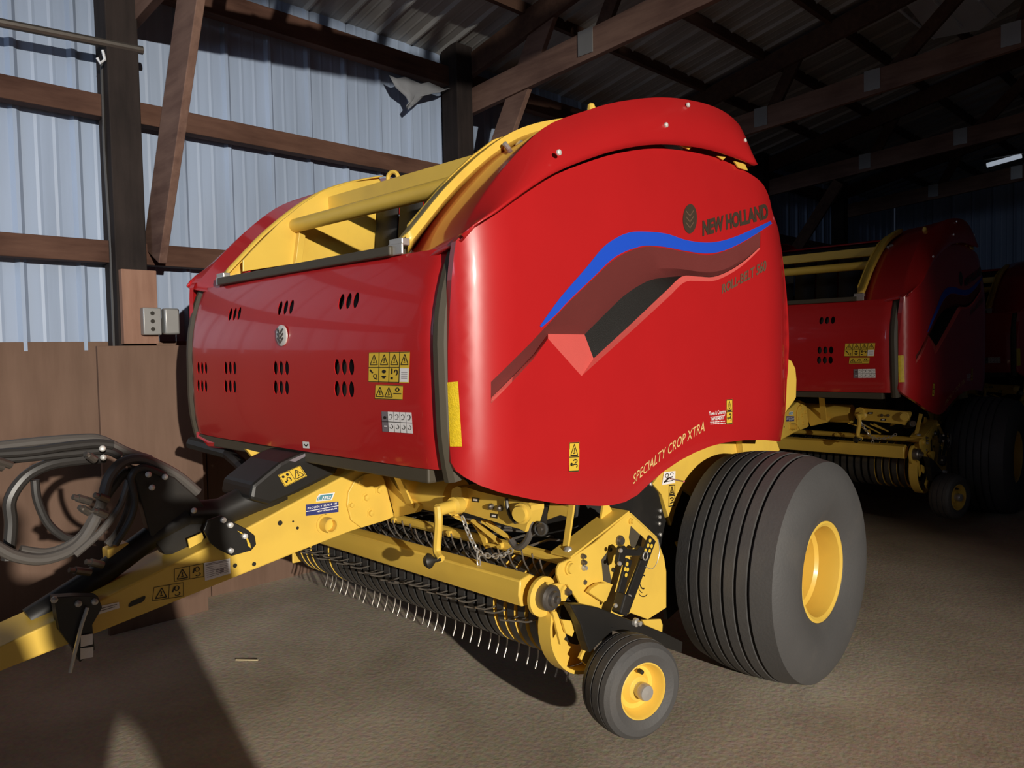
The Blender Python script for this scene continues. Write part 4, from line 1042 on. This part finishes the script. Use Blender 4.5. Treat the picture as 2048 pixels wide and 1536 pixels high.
# gauge wheel arm: two drilled straps, a sleeve and a black side arm
def strap(a,b,w,X,holes):
    A,Bp=onx(*a,X),onx(*b,X); m=MB(); m.beam(A,Bp,.012,w,up=(0,.5,1)); return m,A,Bp
m=MB(); m.beam(onx(1304,1076,1.06),onx(1249,1222,1.07),.012,.052,up=(0,-1,.3)); arm=m.build('adjusting_strap','black_paint',B,smooth=0,bevel=.003)
m=MB()
for (px,py) in ((1300,1081),(1296,1091),(1303,1092),(1291,1101),(1299,1102),(1279,1133),(1275,1143),(1282,1143),(1278,1153)):
    p=onx(px,py,1.067); m.lathe(p,(1,0,0),[(0,.0085),(.001,.0085),(.001,0)],12)
m.build('strap_hole','decal_yellow',arm)
m=MB(); m.beam(onx(1257,1118,1.055),onx(1232,1218,1.06),.012,.040,up=(0,-1,.3)); arm2=m.build('adjusting_strap','black_paint',B,smooth=0,bevel=.003)
m=MB()
for (px,py) in ((1254,1128),(1250,1138),(1255,1139),(1252,1150)):
    p=onx(px,py,1.062); m.lathe(p,(1,0,0),[(0,.0085),(.001,.0085),(.001,0)],12)
m.build('strap_hole','decal_yellow',arm2)
m=MB(); q=[onx(a,b,1.08) for a,b in ((1242,1094),(1250,1091),(1256,1098),(1275,1100),(1282,1092),(1290,1098),(1280,1112),(1252,1112),(1247,1130),(1240,1134),(1236,1126))]; m.prism(q,(-.02,0,0)); m.build('clevis','black_paint',arm,smooth=0,bevel=.003)
m=MB(); c=onx(1291,1112,1.09); pts=[c+Vector((0,.016*math.cos(t),.016*math.sin(t))) for t in [2*math.pi*k/14 for k in range(15)]]; m.tube(pts,.0028,6); m.tube(catmull([onx(a,b,1.075) for a,b in ((1316,1078),(1319,1100),(1314,1125),(1303,1138),(1290,1132))],4),.0015,5); m.build('pin_ring','steel',arm)
m=MB(); m.beam(onx(1249,1188,1.09),onx(1238,1228,1.09),.045,.05); m.build('sleeve','black_paint',arm,smooth=0,bevel=.006)
for (px,py) in ((1259,1193),(1231,1211),(1241,1101),(1239,1127)):
    p=onx(px,py,1.10); m=MB(); m.ball(p,.009,5); m.build('bolt','steel',arm)
m=MB(); q=[onx(a,b,1.06) for a,b in ((1141,1209),(1165,1209),(1200,1216),(1250,1236),(1330,1266),(1366,1284),(1364,1306),(1320,1292),(1270,1270),(1225,1262),(1195,1290),(1180,1306),(1172,1285),(1162,1250))]; m.prism(q,(-.04,0,0)); sa=m.build('wheel_arm','black_paint',B,smooth=0,bevel=.004)
p=onx(1269,1244,1.062); m=MB(); m.lathe(p,(1,0,0),[(0,.017),(.012,.017),(.016,.010),(.03,.010),(.031,0)],12); m.build('bolt','steel',sa)
m=MB(); q=[onx(a,b,.97) for a,b in ((1285,1240),(1322,1238),(1326,1250),(1325,1265),(1290,1250))]; m.prism(q,(-.012,0,0)); m.build('skid_bracket','yellow_paint',B,smooth=0,bevel=.003)
GW=Vector((1.10,-1.10,.287))
d=ray(1262,1368); GW=CAM+d*((2.81)/( (d.x**2+d.y**2)**.5 )*1.0)
ge=empty('gauge_wheel',GW,math.radians(-15)); ge.parent=B
R=.184; hw=.078
prof=[(-.055,.095),(-.074,.105),(-.084,.135),(-.080,.160),(-.066,.176)]+[(-.045,.181),(-.043,.177),(-.039,.177),(-.037,.182),(-.004,.184),(-.002,.179),(.002,.179),(.004,.184),(.037,.182),(.039,.177),(.043,.177),(.045,.181)]+[(.066,.176),(.080,.160),(.084,.135),(.074,.105),(.055,.095)]
m=MB(); m.lathe((0,0,0),(1,0,0),prof,56); m.build('tyre','tyre_rubber',ge,smooth=24)
m=MB(); m.lathe((0,0,0),(1,0,0),[(.060,.108),(.072,.106),(.074,.100),(.066,.094),(.040,.088),(.028,.078),(.026,.062),(.040,.050),(.046,.044),(.050,.03),(.050,.0)],44); m.lathe((0,0,0),(1,0,0),[(-.060,.108),(-.06,.09),(-.02,.08),(-.02,0)],30); m.build('rim','yellow_paint',ge,smooth=28)
m=MB(); m.lathe((0,0,0),(1,0,0),[(.03,.028),(.066,.028),(.07,.031),(.085,.031),(.094,.027),(.097,0)],24); m.build('hub_cap','steel',ge,smooth=28)
m=MB(); m.lathe((.047,.0,.068),(1,0,0),[(0,.009),(.02,.008),(.021,0)],10); m.build('valve_stem','decal_black',ge)
m=MB(); m.cyl(GW+Vector((-.16,.04,0)),GW+Vector((0,0,0)),.016,12); m.beam(GW+Vector((-.15,.04,0)),onx(1215,1250,1.04),.03,.04); m.build('wheel_axle','black_paint',B,smooth=0)
# ================================================================ THE OTHER BALERS
def children_of(o): return [c for c in bpy.data.objects if c.parent==o]
def copy_tree(o, parent=None, skip=()):
    c=o.copy(); COL.objects.link(c)
    if parent is not None: c.parent=parent; c.matrix_parent_inverse=o.matrix_parent_inverse
    for ch in children_of(o):
        n=ch.name.split('.')[0]
        if n in skip: continue
        copy_tree(ch,c,skip)
    return c
SKIP=('hydraulic_hose','hose_coupling','tine','press_fingers')
b2=copy_tree(baler,None,SKIP); b2.location=(-.16,4.56,0)
b2['label']='second round baler, standing in the dim light directly behind the nearest one'
b3=copy_tree(baler,None,SKIP+('bolt','rivet','warning_sticker','strap_hole')); b3.location=(-.30,9.0,0)
b3['label']='third round baler, only a dark sliver showing at the right edge of the picture'

# ================================================================ THE PHOTOGRAPHER (stands behind the camera; the shadow on floor and tongue is theirs, deepened by an added second figure)
def person(loc, label, wide=1.0, thick=1.0, phone=True):
    pe=empty('person',loc); tag(pe,label,'person')
    pe.rotation_euler=(0,0,math.radians(45))        # local +y looks along the view direction
    J={}; V=[]; E=[]; R=[]
    def j(n,p,r,parent=None):
        J[n]=len(V); V.append(p); R.append(r)
        if parent: E.append((J[parent],J[n]))
    j('pelvis',(0,0,1.07),.155); j('waist',(0,.0,1.17),.17,'pelvis'); j('chest',(0,.0,1.32),.20,'waist'); j('neckbase',(0,.0,1.47),.09,'chest'); j('neck',(0,.015,1.54),.058,'neckbase'); j('head',(0,.035,1.64),.092,'neck'); j('crown',(0,.03,1.74),.075,'head')
    for s,n in ((1,'r'),(-1,'l')):
        j('hip'+n,(s*.15,0,.98),.105*(thick if s>0 else 1),'pelvis'); j('knee'+n,(s*.33*wide,.02,.52),.10*(thick if s>0 else 1),'hip'+n); j('ankle'+n,(s*.45*wide,-.01,.10),.07,'knee'+n); j('toe'+n,(s*.48*wide,.15,.045),.050,'ankle'+n)
        j('sh'+n,(s*.19,.0,1.42),.075,'chest'); 
        if phone: j('elbow'+n,(s*.25,.12,1.22),.052,'sh'+n); j('wrist'+n,(s*.09,.30,1.48),.036,'elbow'+n); j('palm'+n,(s*.075,.345,1.53),.034,'wrist'+n)
        else: j('elbow'+n,(s*.27,-.02,1.14),.055,'sh'+n); j('wrist'+n,(s*.25,.08,.92),.045,'elbow'+n); j('palm'+n,(s*.20,.11,.88),.045,'wrist'+n)
    me=bpy.data.meshes.new('body'); me.from_pydata(V,E,[]); me.materials.append(MAT['outfit'])
    o=bpy.data.objects.new('body',me); COL.objects.link(o); o.parent=pe
    sk=o.modifiers.new('skin','SKIN'); 
    for i,r in enumerate(R): me.skin_vertices[0].data[i].radius=(r,r)
    me.skin_vertices[0].data[0].use_root=True
    ss=o.modifiers.new('sub','SUBSURF'); ss.levels=2; ss.render_levels=2
    m=MB(); m.tube([Vector((0,.115,1.655)),Vector((0,.138,1.625)),Vector((0,.118,1.615))],[.008,.013,.009],8); m.build('nose','skin',pe,smooth=60)
    m=MB(); m.beam((-.022,.112,1.585),(.022,.112,1.585),.012,.008); m.build('mouth','red_textured',pe,smooth=60,bevel=.003)
    for s in (1,-1):
        m=MB(); m.ball((s*.033,.105,1.655),.012,6); m.build('eye','decal_white',pe)
        m=MB(); m.lathe((s*.088,.02,1.64),(s,-.3,0),[(0,.02),(.01,.03),(.014,.022),(.012,0)],12); m.build('ear','skin',pe)
    m=MB(); m.ball((0,.0,0),.108,12)
    m.v=[(x*.95,y*1.05+.02,max(z*1.1,-.02)+1.69) for x,y,z in m.v]; m.build('hair','hair',pe,smooth=60)
    if not phone: return
    m=MB(); m.box((0,.375,1.55),(.155,.010,.078)); m.build('phone','decal_black',pe,smooth=0,bevel=.004)
    for s in (1,-1):
        fm=MB()
        for k in range(4): fm.tube(catmull([Vector((s*.085,.345,1.56-.018*k)),Vector((s*.090,.375,1.565-.018*k)),Vector((s*.080,.395,1.56-.018*k)),Vector((s*.055,.392,1.558-.018*k))],3),.008,6)
        fm.tube(catmull([Vector((s*.08,.335,1.53)),Vector((s*.06,.355,1.515)),Vector((s*.04,.362,1.52))],3),.009,6)
        fm.build('fingers','skin',pe,smooth=60)
person((3.425,-3.56,0),'person in a dark jacket standing with feet apart and holding up a phone',thick=1.3)
person((3.844,-4.173,0),'unseen figure added to darken the lower left, hands in pockets beside the phone holder',wide=.75,phone=False)  # second figure, added out of view to extend the shadow at lower left
